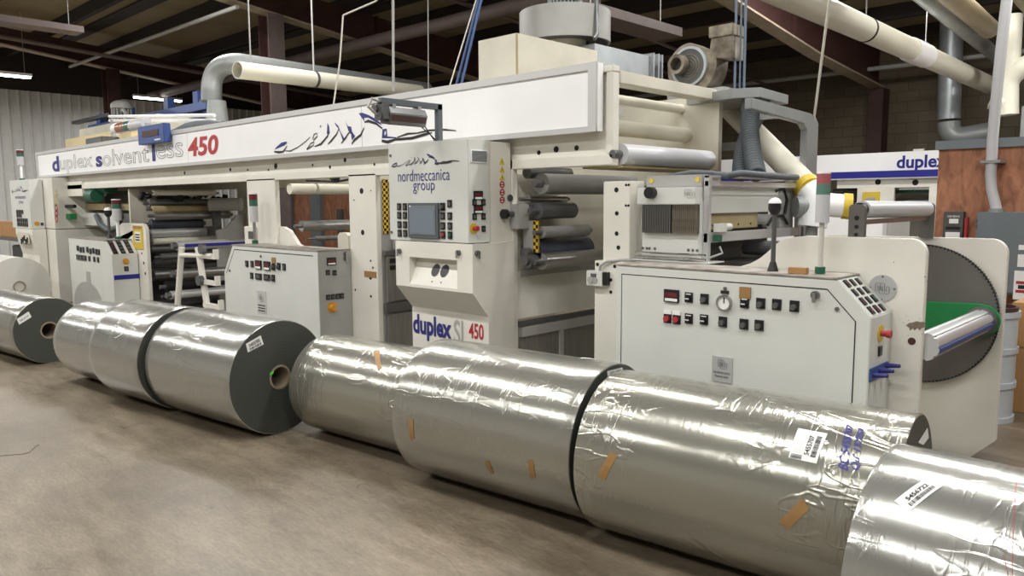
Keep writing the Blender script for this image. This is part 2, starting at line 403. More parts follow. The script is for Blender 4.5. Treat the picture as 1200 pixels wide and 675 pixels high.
def round_poly(x0, x1, z0, z1, r, corners=(1, 1, 1, 1), n=6):
    """rounded rectangle; corners: bl, br, tr, tl"""
    pts = []
    for (cx, cz, a0, on) in ((x0 + r, z0 + r, PI, corners[0]), (x1 - r, z0 + r, 1.5 * PI, corners[1]), (x1 - r, z1 - r, 0, corners[2]), (x0 + r, z1 - r, .5 * PI, corners[3])):
        if on:
            for i in range(n + 1):
                a = a0 + i / n * PI / 2; pts.append((cx + r * math.cos(a), cz + r * math.sin(a)))
        else: pts.append((x0 if cx < (x0 + x1) / 2 else x1, z0 if cz < (z0 + z1) / 2 else z1))
    return pts
def arc(c, r, a0, a1, n=10, f=None):
    return [f(c, r, a0 + (a1 - a0) * i / n) for i in range(n + 1)]

# ------------------------------------------------------------------ the hall
def ceil_z(y): return 5.75 - .075 * (y - 4.7)
XL, XR, YB, YN = -24.0, 7.0, 16.8, -7.0
struct(MB().box(XL - .3, XR + .3, YN - .3, YB + .3, -.2, 0).build('floor', 'floor', origin=(0, 0, 0)))
struct(MB().prism([(YN - .3, ceil_z(YN - .3)), (YB + .3, ceil_z(YB + .3)), (YB + .3, ceil_z(YB + .3) + .12), (YN - .3, ceil_z(YN - .3) + .12)], 'x', XL - .3, XR + .3).build('ceiling', 'deck'))
struct(MB().box(XL, XR, YB, YB + .2, 0, ceil_z(YB)).build('wall_back', 'block'))
struct(MB().box(XR, XR + .2, YN, YB, 0, 6.5).build('wall_right', 'wallplain'))
struct(MB().box(XL, XR, YN - .2, YN, 0, 6.5).build('wall_front', 'wallplain'))
mb = MB(); y = YN; pr = []
while y < YB:
    pr += [(XL, y), (XL, y + .17), (XL + .035, y + .2), (XL + .035, y + .225), (XL, y + .25)]; y += .25
mb.prism(pr + [(XL - .1, YB), (XL - .1, YN)], 'z', 0, 4.62)
struct(mb.build('wall_left', 'corr'))
struct(MB().box(XL - .12, XL - .02, YN, YB, 4.62, 6.6).build('trim_1', 'purlin'))
# roof frames, columns, purlins
for i, x in enumerate((-20.2, -12.5, -5.65, 1.4)):
    yt = lambda yy: ceil_z(yy) - .26
    bz = lambda yy: ceil_z(yy) - (.62 + .40 * max(0, min(1, (yy - 4.5) / 9)))
    ys = [YN, 4.5, 7, 10, 13.5, 16.5]
    b = struct(MB().prism([(yy, bz(yy)) for yy in ys] + [(yy, yt(yy)) for yy in ys[::-1]], 'x', x - .012, x + .012).build('roof_beam_and_shade', 'rust'))
    MB().prism([(yy, bz(yy) - .03) for yy in ys] + [(yy, bz(yy)) for yy in ys[::-1]], 'x', x - .13, x + .13).build('flange', 'rustl', b)
    for yy in (9.2, 12.4):
        MB().box(x - .1, x + .1, yy - .01, yy + .01, bz(yy), yt(yy)).build('stiffener', 'rust', b)
    c = struct(MB().box(x - .15, x + .15, 6.99, 7.01, 0, bz(7) - .03).build('steel_column', 'rust'))
    MB().box(x - .17, x - .15, 6.85, 7.15, 0, bz(7) - .03).build('flange', 'rust', c)
    MB().box(x + .15, x + .17, 6.85, 7.15, 0, bz(7) - .03).build('flange', 'colfl' if i == 1 else 'rust', c)
    struct(MB().box(x - .14, x + .14, 16.42, 16.78, 0, bz(16.5) - .03).build('wall_column', 'rust'))
for k, y in enumerate([-4.5, -2.5, -.5, 1.2, 2.7, 4.2, 5.7, 7.2, 8.7, 10.2, 11.7, 13.2, 14.7, 16.2]):
    z = ceil_z(y)
    struct(MB().box(XL, XR, y - .04, y + .04, z - .24, z - .005).box(XL, XR, y - .04, y + .07, z - .255, z - .24).build('roof_beam_and_shade', 'purlin'))
# wide dark bands on the deck, standing in for the purlins' shadows
for y in (6.45, 9.45, 12.45, 3.4):
    z = ceil_z(y); struct(MB().box(XL, XR, y - .18, y + .18, z - .03, z - .004).build('roof_beam_and_shade', 'purlin'))

# ------------------------------------------------------------------ film rolls on the floor
ROLL = {}
def film_roll(key, x0, y0, x1, y1, R, film, label, core_r=.086, segs=112):
    th = math.atan2(y1 - y0, x1 - x0); Ln = math.hypot(x1 - x0, y1 - y0)
    r = thing('film_roll', label, 'film roll', (x0, y0, 0), 'film rolls lying in a row on the floor')
    r.rotation_euler = (0, 0, th); WORLD[r.name] = V((0, 0, 0))
    ROLL[key] = dict(o=r, p=V((x0, y0, 0)), th=th, R=R, L=Ln)
    prof = [(0.0, R - .006), (.002, R - .002), (.008, R)] + [(Ln * k / 12, R) for k in range(1, 12)] + [(Ln - .008, R), (Ln - .002, R - .002), (Ln, R - .006)]
    v = []; n = segs
    for s, rr in prof:
        v += [(s, rr * math.sin(2 * PI * j / n), R + rr * math.cos(2 * PI * j / n)) for j in range(n)]
    fs = [(i * n + j, i * n + (j + 1) % n, (i + 1) * n + (j + 1) % n, (i + 1) * n + j) for i in range(len(prof) - 1) for j in range(n)]
    MB().mesh(v, fs).build('wound_film', film, r, smooth=True, origin=(0, 0, R))
    for s in (0.0, Ln):
        v = [(s, rr * math.sin(2 * PI * j / n), R + rr * math.cos(2 * PI * j / n)) for rr in (core_r, R - .006) for j in range(n)]
        MB().mesh(v, [(j, (j + 1) % n, n + (j + 1) % n, n + j) for j in range(n)]).build('end_face', 'wound', r, origin=(s, 0, R))
    MB().cyl((-.004, 0, R), (Ln + .004, 0, R), core_r, 36, hollow=core_r - .014).build('core', 'core', r, smooth=True)
    return r
def roll_local(key, px, py):
    """axis distance and angle (0 top, towards the aisle positive) of the roll surface seen at a photo pixel"""
    d = ROLL[key]; c, s = math.cos(-d['th']), math.sin(-d['th'])
    rot = lambda v: V((c * v.x - s * v.y, s * v.x + c * v.y, v.z))
    o = rot(CAM - d['p']); q = rot(FWD * F + RIGHT * (px - 600) - UP * (py - 337.5))
    o.z -= d['R']; A = q.y ** 2 + q.z ** 2; B = o.y * q.y + o.z * q.z; Cc = o.y ** 2 + o.z ** 2 - d['R'] ** 2
    D = max(0, B * B - A * Cc); t = (-B - math.sqrt(D)) / A; h = o + q * t
    return h.x, math.atan2(-h.y, h.z)
def roll_map(key, bl, br, tr, tl, lift=.002):
    d = ROLL[key]; a, b, c, e = [V(roll_local(key, *p)) for p in (bl, br, tr, tl)]
    def f(u, v, l=lift):
        p = (a * (1 - u) + b * u) * (1 - v) + (e * (1 - u) + c * u) * v; rr = d['R'] + l
        return (p.x, -rr * math.sin(p.y), d['R'] + rr * math.cos(p.y))
    return f
def end_map(key, bl, br, tr, tl, lift=.002):
    d = ROLL[key]; ax = V((math.cos(d['th']), math.sin(d['th']), 0)); pc = d['p'] + ax * (d['L'] + lift)
    def h(px, py):
        q = FWD * F + RIGHT * (px - 600) - UP * (py - 337.5); t = (pc - CAM).dot(ax) / q.dot(ax); g = CAM + q * t - d['p']
        c, s = math.cos(-d['th']), math.sin(-d['th']); return V((c * g.x - s * g.y, s * g.x + c * g.y, g.z))
    a, b, c, e = [h(*p) for p in (bl, br, tr, tl)]
    def f(u, v, l=0):
        p = (a * (1 - u) + b * u) * (1 - v) + (e * (1 - u) + c * u) * v; return (p.x + l, p.y, p.z)
    return f
def patch(fm, mt, parent, name, n=8, thick=.0012):
    v = [fm(i / n, j / n) for j in range(n + 1) for i in range(n + 1)]
    return MB().mesh(v, [(j * (n + 1) + i, j * (n + 1) + i + 1, (j + 1) * (n + 1) + i + 1, (j + 1) * (n + 1) + i) for j in range(n) for i in range(n)]).build(name, mt, parent)
def quad_text(body, fm, mt, parent, u0, u1, v0, v1, lift=None, **k):
    vs, fs = text2d(body, u1 - u0, v1 - v0, **k)
    L = {} if lift is None else {'l': lift}
    return MB().mesh([fm(u0 + p[0], v0 + p[1], **L) for p in vs], fs).build('lettering', mt, parent)
def barcode(fm, parent, u0, u1, v0, v1, lift, n=22):
    mb = MB(); x = u0; st = (u1 - u0) / n / 2
    while x < u1 - st:
        wd = st * random.choice((.6, 1, 1.6))
        mb.mesh([fm(x, v0, lift), fm(x + wd, v0, lift), fm(x + wd, v1, lift), fm(x, v1, lift)], [(0, 1, 2, 3)]); x += wd + st * random.choice((.6, 1, 1.3))
    return mb.build('barcode', 'ink', parent)

rollA = film_roll('A', -10.0, 2.143, -8.68, 2.275, .333, 'filmA', 'silver film roll farthest left in the row, with dark end face and open core')
rollB = film_roll('B', -7.73, 2.39, -6.74, 2.48, .355, 'filmB', 'short wrinkled silver film roll right beside the dark end face of the farthest roll')
rollC = film_roll('C', -6.71, 2.407, -5.915, 2.487, .40, 'filmB', 'wrinkled silver film roll with only a dark crescent of its end showing')
rollD = film_roll('D', -5.87, 2.524, -4.79, 2.646, .397, 'filmB', 'silver film roll with large dark end face carrying a lime sticker')
rollE = film_roll('E', -4.66, 2.95, -3.44, 3.07, .337, 'filmC', 'thinner silver film roll with one brown tape strip near its top')
rollF = film_roll('F', -3.41, 2.923, -2.237, 3.044, .397, 'filmA', 'silver film roll with three small brown tape strips low on its side')
rollG = film_roll('G', -2.186, 3.007, -.87, 3.139, .388, 'filmC', 'loosely wrapped silver film roll marked with blue handwriting')
rollH = film_roll('H', -.80, 2.60, .55, 2.60, .40, 'filmB', 'nearest silver film roll with a slanted white barcode label and red lines')

# stickers and tape
f = end_map('A', (22.5, 380.5), (37, 371.5), (33.5, 365), (19.5, 374)); t = patch(f, 'paper', rollA, 'paper_label', 2); t['label'] = 'white paper label'
quad_text('545 6719', f, 'ink', t, .15, .85, .3, .62, .002)
f = end_map('D', (290.5, 413), (309, 403.5), (305.5, 393), (288, 403)); t = patch(f, 'paper', rollD, 'paper_label', 2)
quad_text('5455705', f, 'ink', t, .15, .85, .45, .8, .002, thick=.02); barcode(f, t, .15, .85, .1, .35, .002, 12)
f = end_map('D', (315, 440), (319.5, 438), (320.5, 434.5), (316.5, 436)); patch(lambda u, v: f(u, v, .006), 'limegreen', rollD, 'sticker', 1)
f = end_map('F', (712, 441), (730, 436), (729.5, 430.5), (711.5, 435)); t = patch(f, 'paper', rollF, 'paper_label', 2); quad_text('545 6704', f, 'ink', t, .15, .85, .2, .8, .002)
f = roll_map('F', (679, 420), (698, 421.5), (697, 417.3), (687, 416.4)); patch(f, 'paper', rollF, 'paper_label', 4)
for key, q in (('E', ((443, 435), (447.5, 431.5), (445, 409.5), (437.8, 411))), ('F', ((481, 515), (486, 514), (484.5, 491), (479, 491.5))),
               ('F', ((575, 555.5), (579.5, 554.5), (573, 540), (568, 540.5))), ('F', ((621.5, 560), (628, 559.5), (625, 539), (618.5, 540))),
               ('G', ((700, 557.5), (709, 563), (724, 533.5), (715.5, 529))), ('G', ((912.5, 612), (924, 620.5), (949, 596), (940, 583.5)))):
    patch(roll_map(key, *q), 'tape', ROLL[key]['o'], 'tape_strip', 4)
f = roll_map('G', (957, 543.5), (970, 508.5), (935.5, 502), (924, 536.5)); t = patch(f, 'paper', rollG, 'paper_label', 8)
quad_text('5455707', f, 'ink', t, .18, .82, .34, .52, .0035, thick=.02); barcode(f, t, .16, .84, .1, .28, .0035)
for k in range(5): quad_text('Roll Nr. Material Width', f, 'grey', t, .2, .9, .6 + k * .07, .63 + k * .07, .0035)
barcode(f, t, .02, .16, .55, .95, .0035, 6)
f = roll_map('G', (994.2, 552.5), (1000.5, 497.8), (992.5, 497), (982, 549)); quad_text('BC 5455707', f, 'blue', rollG, 0, 1, 0, 1, thick=.02, shear=.2)['label'] = 'blue handwriting'
f = roll_map('G', (1008.4, 552), (1013.8, 503), (1006, 501.3), (996, 549.5)); quad_text("Qu' 137253", f, 'blue', rollG, 0, 1, 0, 1, thick=.02, shear=.2)['label'] = 'blue handwriting'
f = end_map('G', (1076, 518.5), (1082, 521.5), (1088.5, 513), (1087, 501)); patch(f, 'paper', rollG, 'paper_label', 2)
f = roll_map('H', (1065.3, 600.8), (1105, 569.6), (1086.4, 560.3), (1048, 587.5)); t = patch(f, 'paper', rollH, 'paper_label', 8)
quad_text('5456722', f, 'ink', t, .2, .82, .46, .74, .0035, thick=.03); barcode(f, t, .14, .88, .14, .38, .0035)
for a, b in (((1191, 563), (1186, 675)), ((1193, 563), (1215, 560)), ((1176, 650), (1184, 690))):
    patch(roll_map('H', a, (a[0] + .7, a[1]), (b[0] + .7, b[1]), b), 'redk', rollH, 'marker_line', 6)

# pale unwrapped roll lying behind the far end of the row
x0, y0 = -13.9, 2.95
t = thing('film_roll', 'pale milky film roll partly hidden behind the farthest silver roll', 'film roll', (x0, y0, 0))
MB().cyl((x0, y0, .42), (x0 + 1.15, y0 + .05, .42), .42, 64).build('wound_film', 'clear', t, smooth=True)
MB().cyl((x0 - .01, y0, .42), (x0 + 1.17, y0 + .05, .42), .08, 28, hollow=.068).build('core', 'core', t)

# ------------------------------------------------------------------ the laminating machine
YF, YR = 4.05, 5.35       # aisle-side and far frame plates
mach = thing('laminating_machine', 'long cream laminating machine with a white lettered fascia and open roller bays', 'machine', (-9, 4.7, 0))
def part(mb, name, mt, parent=None, **k): return mb.build(name, mt, parent or mach, **k)
def holes(parent, pts, y, r=.012, mt='blackm'):
    for x, z, *rr in pts:
        q = rr[0] if rr else r
        MB().cyl((x, y + .002, z), (x, y - .003, z), q, 14).build('bolt_hole', mt, parent)
# aisle-side frame: one plate with bays cut out (built as lintel and uprights)
lint = part(MB().box(-15.15, -3.02, YF + .03, YF + .07, 1.86, 2.45)
            .box(-15.15, -3.0, YF, YF + .07, 1.83, 1.90).box(-15.15, -3.0, YF, YF + .07, 2.42, 2.46)
            .box(-3.055, -3.0, YF + .001, YF + .069, 1.902, 2.418), 'lintel_beam', 'cream', bevel=.004)
holes(lint, [(-3.5, 1.955, .022), (-3.32, 1.955, .018), (-3.66, 1.94, .016), (-4.02, 1.94, .013), (-3.8, 1.88), (-5.35, 1.97, .014), (-5.6, 1.93, .012), (-6.05, 1.985, .02), (-6.3, 1.93, .016), (-6.6, 1.96), (-7.3, 1.975, .03), (-7.45, 1.94), (-7.9, 1.955), (-8.3, 1.97, .02), (-9.5, 1.97, .02)], YF + .03)
posts = {}
for nm, x0, x1, z1 in (('b', -7.88, -7.28, 1.85), ('c', -5.96, -5.55, 1.85), ('d', -3.93, -3.89, 1.9)):
    posts[nm] = part(MB().box(x0, x1, YF, YF + .05, 0, z1), 'frame_upright', 'cream', bevel=.003)
holes(posts['c'], [(-5.76, 1.70, .026, ), (-5.76, 1.33, .024), (-5.62, 1.70, .006), (-5.88, 1.62, .006), (-5.66, .93, .02), (-5.66, .76, .012), (-5.62, 1.02, .01), (-5.9, .8, .01), (-5.65, 1.08, .01)], YF)
MB().box(-5.75, -5.57, YF - .004, YF, .93, .985).build('tape_strip', 'tape', posts['c'])
MB().box(-5.56, -5.55, YF + .05, YR, .2, 1.78).build('inner_panel', 'grey', mach)
# standing short post right of the roller bay with its stepped foot
pd = part(MB().box(-3.07, -2.86, YF, YF + .16, 1.19, 1.725), 'frame_upright', 'cream', bevel=.004)
holes(pd, [(-2.965, 1.67, .016), (-2.96, 1.52, .014), (-2.96, 1.39, .014), (-2.945, 1.30, .014), (-2.89, 1.70, .008), (-2.87, 1.70, .008), (-2.89, 1.57, .008), (-2.87, 1.57, .008)], YF)
ft = part(MB().box(-3.115, -2.74, YF - .03, YF + .16, 0, 1.21), 'frame_foot', 'cream', bevel=.004)
holes(ft, [(-3.09, 1.185, .012), (-2.95, 1.18, .012), (-2.98, 1.09, .011), (-2.98, 1.01, .011)], YF - .03)
# far-side frame
rear = part(MB().box(-15.1, -2.97, YR, YR + .05, 1.80, 2.395), 'far_lintel', 'cream_old')
part(MB().box(-4.6, -2.97, YR, YR + .05, 0, 1.80), 'far_plate', 'cream_old')
for x0, x1 in ((-7.1, -6.5), (-10.7, -10.3), (-12.2, -11.6), (-15.1, -14.3)):
    part(MB().box(x0, x1, YR, YR + .05, 0, 1.80), 'far_upright', 'cream_old')
holes(rear, [(-3.13, 1.93, .013)], YR)
# upper cross members at the open right-hand end
part(MB().box(-3.12, -2.99, YF + .07, YR, 2.35, 2.43), 'tie_beam', 'cream_old', bevel=.004)
part(MB().cyl((-3.3, YF + .07, 2.31), (-3.3, YR, 2.31), .035, 16), 'tie_tube', 'cream_old', smooth=True)
part(MB().cyl((-3.25, YF + .07, 2.105), (-3.25, YR, 2.105), .055, 20), 'tie_tube', 'cream_old', smooth=True)
part(MB().box(-3.35, -3.12, YF + .07, YF + .3, 2.17, 2.23).box(-3.3, -3.2, YF + .07, YF + .24, 2.1, 2.17), 'bracket', 'cream')
part(MB().box(-15.0, -8.2, YF + .08, YR, 2.43, 2.46), 'added_top_cover', 'cream_old')  # added plate: seats the duct flange and keeps the left bays dim
part(MB().box(-3.3, -2.98, YF + .071, YR - .001, 1.815, 1.829), 'under_plate', 'tan_panel')

def roller(x, z, r, mt, y0=YF + .06, y1=YR - .01, journal=True, ends=None, name='roller'):
    o = MB().cyl((x, y0 + .06, z), (x, y1 - .05, z), r, 32).build(name, mt, mach, smooth=True)
    if journal: MB().cyl((x, y0 - .02, z), (x, y1, z), r * .38, 16).build('journal', 'dsteel', o, smooth=True)
    return o
roller(-3.0, 1.90, .07, 'film_roller', YF + .02, YR - .05)
# roller bay under the right-hand end
ew = part(MB().box(-3.95, -3.93, YF + .05, YR, .72, 1.02).box(-3.95, -3.93, YF + .05, YR, 1.02, 1.08), 'bay_panel', 'cream', bevel=.002)
part(MB().box(-3.96, -3.94, YF + .05, YR, 1.0, 1.8), 'bay_wall', 'cream_old')
part(MB().box(-3.955, -3.925, YF + .08, YR, .66, .70), 'door_rail', 'greyd'); part(MB().box(-3.955, -3.915, YF + .12, YR, .58, .655), 'door_rail', 'grey')
for a, b in ((YF + .12, 4.62), (4.66, YR)):
    part(MB().box(-3.95, -3.935, a, b, .02, .575), 'ribbed_door', 'door')
part(MB().box(-3.94, -3.915, 4.62, 4.66, .02, .58), 'door_post', 'grey')
part(MB().box(-3.93, -3.915, YF + .12, YR, 1.04, 1.09), 'scraper_plate', 'grey')
roller(-3.72, 1.725, .075, 'rubber'); roller(-3.86, 1.81, .045, 'dsteel', journal=False, y1=4.7)
roller(-3.86, 1.615, .036, 'chrome', y1=4.65); roller(-3.76, 1.53, .06, 'dsteel', y1=4.62); roller(-3.84, 1.55, .04, 'steel', y1=4.6)
roller(-3.72, 1.375, .044, 'rubber', y1=4.75)
roller(-3.82, 1.225, .10, 'rubblue', y1=4.85); roller(-3.72, 1.165, .06, 'steel')
roller(-3.45, 1.95, .06, 'rubber', YF + .1, YR)
hb = MB().cyl((-3.78, YF + .03, 1.165), (-3.78, YF + .12, 1.165), .05, 20); hb.cyl((-3.78, YF, 1.175), (-3.78, YF + .03, 1.175), .035, 16); part(hb, 'hub', 'dsteel', smooth=True)
part(MB().box(-3.88, -3.74, YF + .1, YF + .12, 1.23, 1.46), 'guard_plate', 'grey')
part(MB().box(-3.775, -3.72, YF + .09, YF + .1, 1.23, 1.46), 'hazard_strip', 'hazard')
part(MB().box(-3.9, -3.82, YF - .02, YF + .1, 1.40, 1.58), 'bearing_block', 'grey', bevel=.004)
kn = part(MB().cyl((-3.87, YF - .09, 1.51), (-3.87, YF - .02, 1.51), .02, 16), 'hand_knob', 'dsteel', smooth=True); MB().cyl((-3.87, YF - .12, 1.51), (-3.87, YF - .09, 1.51), .035, 18).build('knob_head', 'black', kn, smooth=True)
lk = MB().tube([(-3.55, 5.25, 1.62), (-3.45, 5.27, 1.40), (-3.4, 5.3, 1.28), (-3.4, 5.3, 1.12)], .014); lk.tube([(-3.62, 5.2, 1.63), (-3.6, 5.2, 1.32)], .013); lk.cyl((-3.42, 5.2, 1.29), (-3.3, 5.25, 1.29), .025, 14); lk.cyl((-3.4, 5.18, 1.29), (-3.4, 5.26, 1.29), .04, 14)
part(lk, 'linkage', 'black', smooth=True)
holes(mach, [(-3.42, 1.55, .03), (-3.22, 1.50, .015), (-3.22, 1.40, .014), (-3.24, 1.3, .012), (-3.5, 1.85, .02), (-3.2, 1.7, .012)], YR)
sw = part(MB().box(-3.15, -3.02, YF - .075, YF - .03, 1.045, 1.145), 'switch_box', 'cab', bevel=.004)
MB().cyl((-3.11, YF - .085, 1.085), (-3.11, YF - .075, 1.085), .022, 18).cyl((-3.075, YF - .08, 1.085), (-3.075, YF - .075, 1.085), .02, 18).build('dial', 'grey', sw)
MB().box(-3.11, -3.065, YF - .079, YF - .075, 1.105, 1.128).build('plate', 'dsteel', sw)
MB().box(-3.02, -2.985, YF - .07, YF - .035, 1.055, 1.14).build('terminal', 'black', sw)
MB().tube([(-3.06, YF - .05, 1.145), (-3.05, YF - .05, 1.18), (-3.0, YF - .05, 1.21), (-2.9, YF - .02, 1.222), (-2.82, YF + .02, 1.225)], .008).build('cable', 'grey', sw, smooth=True)
# gap beside the operator console
part(MB().box(-5.53, -5.51, YF + .16, YR, 1.18, 1.78), 'gap_wall', 'grey')
for a, b in ((4.12, 4.7), (4.72, YR)):
    part(MB().box(-5.52, -5.505, a, b, .72, 1.12), 'glossy_door', 'door'); part(MB().box(-5.52, -5.505, a, b, .02, .60), 'glossy_door', 'door')
part(MB().box(-5.54, -5.50, 4.1, YR, .62, .70), 'door_rail', 'greyd'); part(MB().box(-5.54, -5.50, 4.1, YR, 1.13, 1.17), 'door_rail', 'dsteel')
part(MB().box(-5.549, -5.543, 4.115, 4.185, 1.32, 1.80), 'hazard_strip', 'hazard')
part(MB().cyl((-5.3, 4.2, 1.30), (-5.3, 5.2, 1.30), .06, 24), 'roller', 'dsteel', smooth=True); part(MB().cyl((-5.32, 4.3, 1.2), (-5.32, 5.25, 1.2), .07, 24), 'roller', 'steel', smooth=True)
part(MB().box(-5.32, -5.18, 4.36, 4.5, 1.12, 1.26), 'motor', 'greend', bevel=.01)
for z in (1.08, 1.02): part(MB().box(-5.505, -5.50, 4.15, 4.24, z - .02, z + .02), 'vent_slot', 'black')
# middle bay with plywood showing behind
part(MB().cyl((-7.1, YF + .06, 1.74), (-7.1, YR, 1.74), .055, 24), 'roller', 'pvc', smooth=True)
roller(-7.0, 1.36, .055, 'steel'); roller(-6.75, 1.24, .025, 'dsteel')
c0 = P(316, 264, Y=4.1); pl = [(c0.x - .1, 1.0), (c0.x - .1, c0.z)] + [(P(x, y, Y=4.1).x, P(x, y, Y=4.1).z) for x, y in ((334, 266), (341, 270), (346, 278), (351, 286), (358, 290))] + [(P(358, 300, Y=4.1).x, 1.0)]
part(MB().prism(pl, 'y', 4.08, 4.12), 'bearing_plate', 'cream', bevel=.002)
part(MB().prism([(-6.62, 1.1), (-6.62, 1.27), (-6.58, 1.30), (-6.48, 1.30), (-6.44, 1.27), (-6.44, 1.1)], 'y', 4.35, 4.4), 'bearing_bracket', 'cream_old')
part(MB().cyl((-6.2, 4.6, 1.25), (-6.05, 4.3, 1.25), .07, 20), 'motor', 'green', smooth=True)
part(MB().tube([(-7.25, 4.4, 1.83), (-6.75, 4.45, 1.81), (-6.4, 4.4, 1.83), (-6.1, 4.3, 1.86)], .012), 'linkage', 'black', smooth=True)
part(MB().cyl((-6.75, 4.4, 1.85), (-6.68, 4.4, 1.85), .04, 16), 'gauge', 'black')
part(MB().box(-7.27, -5.97, YR - .06, YR - .02, 1.05, 1.2), 'cross_bar', 'dsteel')
a, b = P(288, 265, Y=4.04), P(301, 287, Y=4.04)
sb = part(MB().box(a.x, b.x, 4.02, YF - .001, b.z, a.z), 'switch_box', 'cream', bevel=.006)
a, b = P(291.5, 271, Y=4.02), P(298, 280, Y=4.02); MB().box(a.x, b.x, 4.012, 4.02, b.z, a.z).build('window', 'greyd', sb)
# coating unit in the left bay
part(MB().box(-11.5, -11.45, 4.12, YR, 0, 1.25), 'bay_wall', 'greyd'); part(MB().box(-11.5, -11.45, 4.12, YR, 1.25, 1.8), 'bay_wall', 'cream_old')
for px, py, rp, mt, y1 in ((181, 226, 3.2, 'cream', 5.1), (176, 238, 5, 'dsteel', 5.2), (180, 245.5, 4.5, 'tan_panel', 5.0), (182, 253, 5, 'steel', 5.3), (178, 263, 6.5, 'rubblue', 4.95), (178, 273, 6.5, 'alu', 5.0),
                           (180, 283, 4, 'cream_old', 5.3), (178, 292, 5, 'dsteel', 5.3), (190, 301, 4, 'dsteel', 5.2), (182, 308, 4.5, 'dsteel', 5.2), (181, 322, 7.5, 'steel', 4.75), (210, 322, 5, 'dsteel', 5.3), (196, 336, 7, 'black', 5.3), (198, 347, 4.5, 'steel', 5.3), (186, 357, 6, 'dsteel', 5.3)):
    c = P(px, py, Y=4.2); roller(c.x, c.z, rp * c.xy.length * .88 / 906, mt, 4.12, y1)
for px, py, rp in ((231, 273, 6.5), ):
    c = P(px, py, Y=4.98); part(MB().cyl((c.x - .02, 4.9, c.z), (c.x - .02, 5.02, c.z), .115, 20), 'end_cap', 'greend', smooth=True)
part(MB().box(-11.44, -10.75, 4.5, 4.58, 1.62, 1.74).box(-11.3, -11.1, 4.4, 4.7, 1.5, 1.62), 'doctor_bar', 'blackm')
part(MB().prism([(4.9, 0), (4.9, 1.22), (5.05, 1.25), (5.2, 1.42), (5.3, 1.45), (5.3, 0)], 'x', -10.5, -10.45), 'inner_plate', 'grey')
part(MB().box(-10.7, -10.62, 4.95, 5.05, 1.2, 1.6), 'arm', 'greyd')
part(MB().cyl((-10.62, 4.9, 1.58), (-10.3, 5.2, 1.58), .09, 20), 'motor', 'grey', smooth=True)
mb = MB()
for k in range(14): mb.cyl((-11.42 + .05 * k, 4.25 + .07 * k, 1.66 + .04 * math.sin(k * 2.1)), (-11.38 + .05 * k, 4.3 + .07 * k, 1.7 + .05 * math.cos(k * 1.3)), .035, 8)
part(mb, 'fittings', 'black')
# tower at the far left with dark coating parts
part(MB().box(-15.0, -13.9, 3.83, YR, 0, 1.19), 'tower_base', 'cream', bevel=.004); part(MB().box(-14.95, -13.9, 3.83, YR, 1.2, 2.02), 'tower_housing', 'cream', bevel=.004)
part(MB().box(-13.9, -13.2, YF, 4.4, 1.72, 1.95), 'bracket_box', 'cream', bevel=.004); part(MB().box(-13.88, -11.5, 4.3, 4.4, 1.5, 1.6), 'cross_bar', 'tan_panel')
part(MB().cyl((-13.0, 4.2, 1.86), (-12.4, 4.2, 1.86), .11, 20), 'motor', 'greend', smooth=True); part(MB().cyl((-13.0, 4.1, 1.72), (-12.7, 4.1, 1.72), .1, 16), 'motor', 'greend', smooth=True)
part(MB().box(-13.88, -11.5, 4.6, 4.9, 1.55, 1.80), 'doctor_bar', 'dsteel'); part(MB().box(-13.88, -12.2, 4.25, 4.5, 1.25, 1.45), 'head_box', 'cab', bevel=.004)
part(MB().box(-13.6, -12.4, 4.5, 4.7, .9, 1.28), 'dark_panel', 'greyd'); part(MB().box(-13.88, -11.5, 4.8, 4.85, .5, 1.7), 'back_panel', 'grey')
part(MB().tube([(-13.1, 4.2, 1.42), (-12.9, 4.18, 1.28), (-12.5, 4.16, 1.20), (-12.1, 4.16, 1.25), (-12.0, 4.18, 1.4), (-12.2, 4.22, 1.58), (-12.4, 4.25, 1.6)], .04, 10), 'hose', 'hose', smooth=True)
kn = part(MB().cyl((-14.1, 4.0, 1.56), (-13.6, 4.05, 1.56), .03, 12), 'hand_knob', 'black', smooth=True)
part(MB().box(-13.98, -13.7, 4.0, 4.1, 1.35, 1.44), 'switch_box', 'green', bevel=.005)
for k in range(4):
    z = 1.83 - k * .13 + .0
    o = MB()
    fm = front(-14.4, 3.83, z)
mb = MB(); mr = MB()
for k in range(6):
    c = P(66, 226 + k * 6.0, Y=3.825)
    if k < 3: mb.prism([(c.x - .09, c.z - .045), (c.x + .09, c.z - .045), (c.x, c.z + .055)], 'y', 3.824, 3.83)
    else: mr.cyl((c.x, 3.824, c.z), (c.x, 3.83, c.z), .065, 18, hollow=.045)
part(mb, 'warning_sign', 'tan_panel'); part(mr, 'prohibition_sign', 'redk')

# fascia with lettering: a part of the machine
fas = part(MB().box(-15.2, -3.07, 3.98, 4.04, 2.045, 2.475), 'fascia_sign', 'white', bevel=.002)
MB().box(-15.2, -3.07, 3.965, 3.982, 2.43, 2.478).build('edge_rail', 'edge', fas); MB().box(-15.2, -3.07, 3.965, 3.982, 2.042, 2.078).build('edge_rail', 'edge', fas)
MB().box(-3.135, -3.07, 3.963, 3.982, 2.042, 2.478).build('edge_rail', 'edge', fas); MB().box(-15.2, -15.14, 3.963, 3.982, 2.042, 2.478).build('edge_rail', 'edge', fas)
for px, py in ((220, 175), (424, 150)):
    q = P(px, py, Y=3.98); MB().box(q.x - .004, q.x + .004, 3.979, 3.981, 2.08, 2.43).build('panel_joint', 'edge', fas)
def fascia_text(body, x0, x1, z0, z1, mt, **k):
    lettering(body, mt, fas, front(x0, 3.98, z0, .004), x1 - x0, z1 - z0, **k)
def zx(px, py): c = P(px, py, Y=3.98); return c.x, c.z
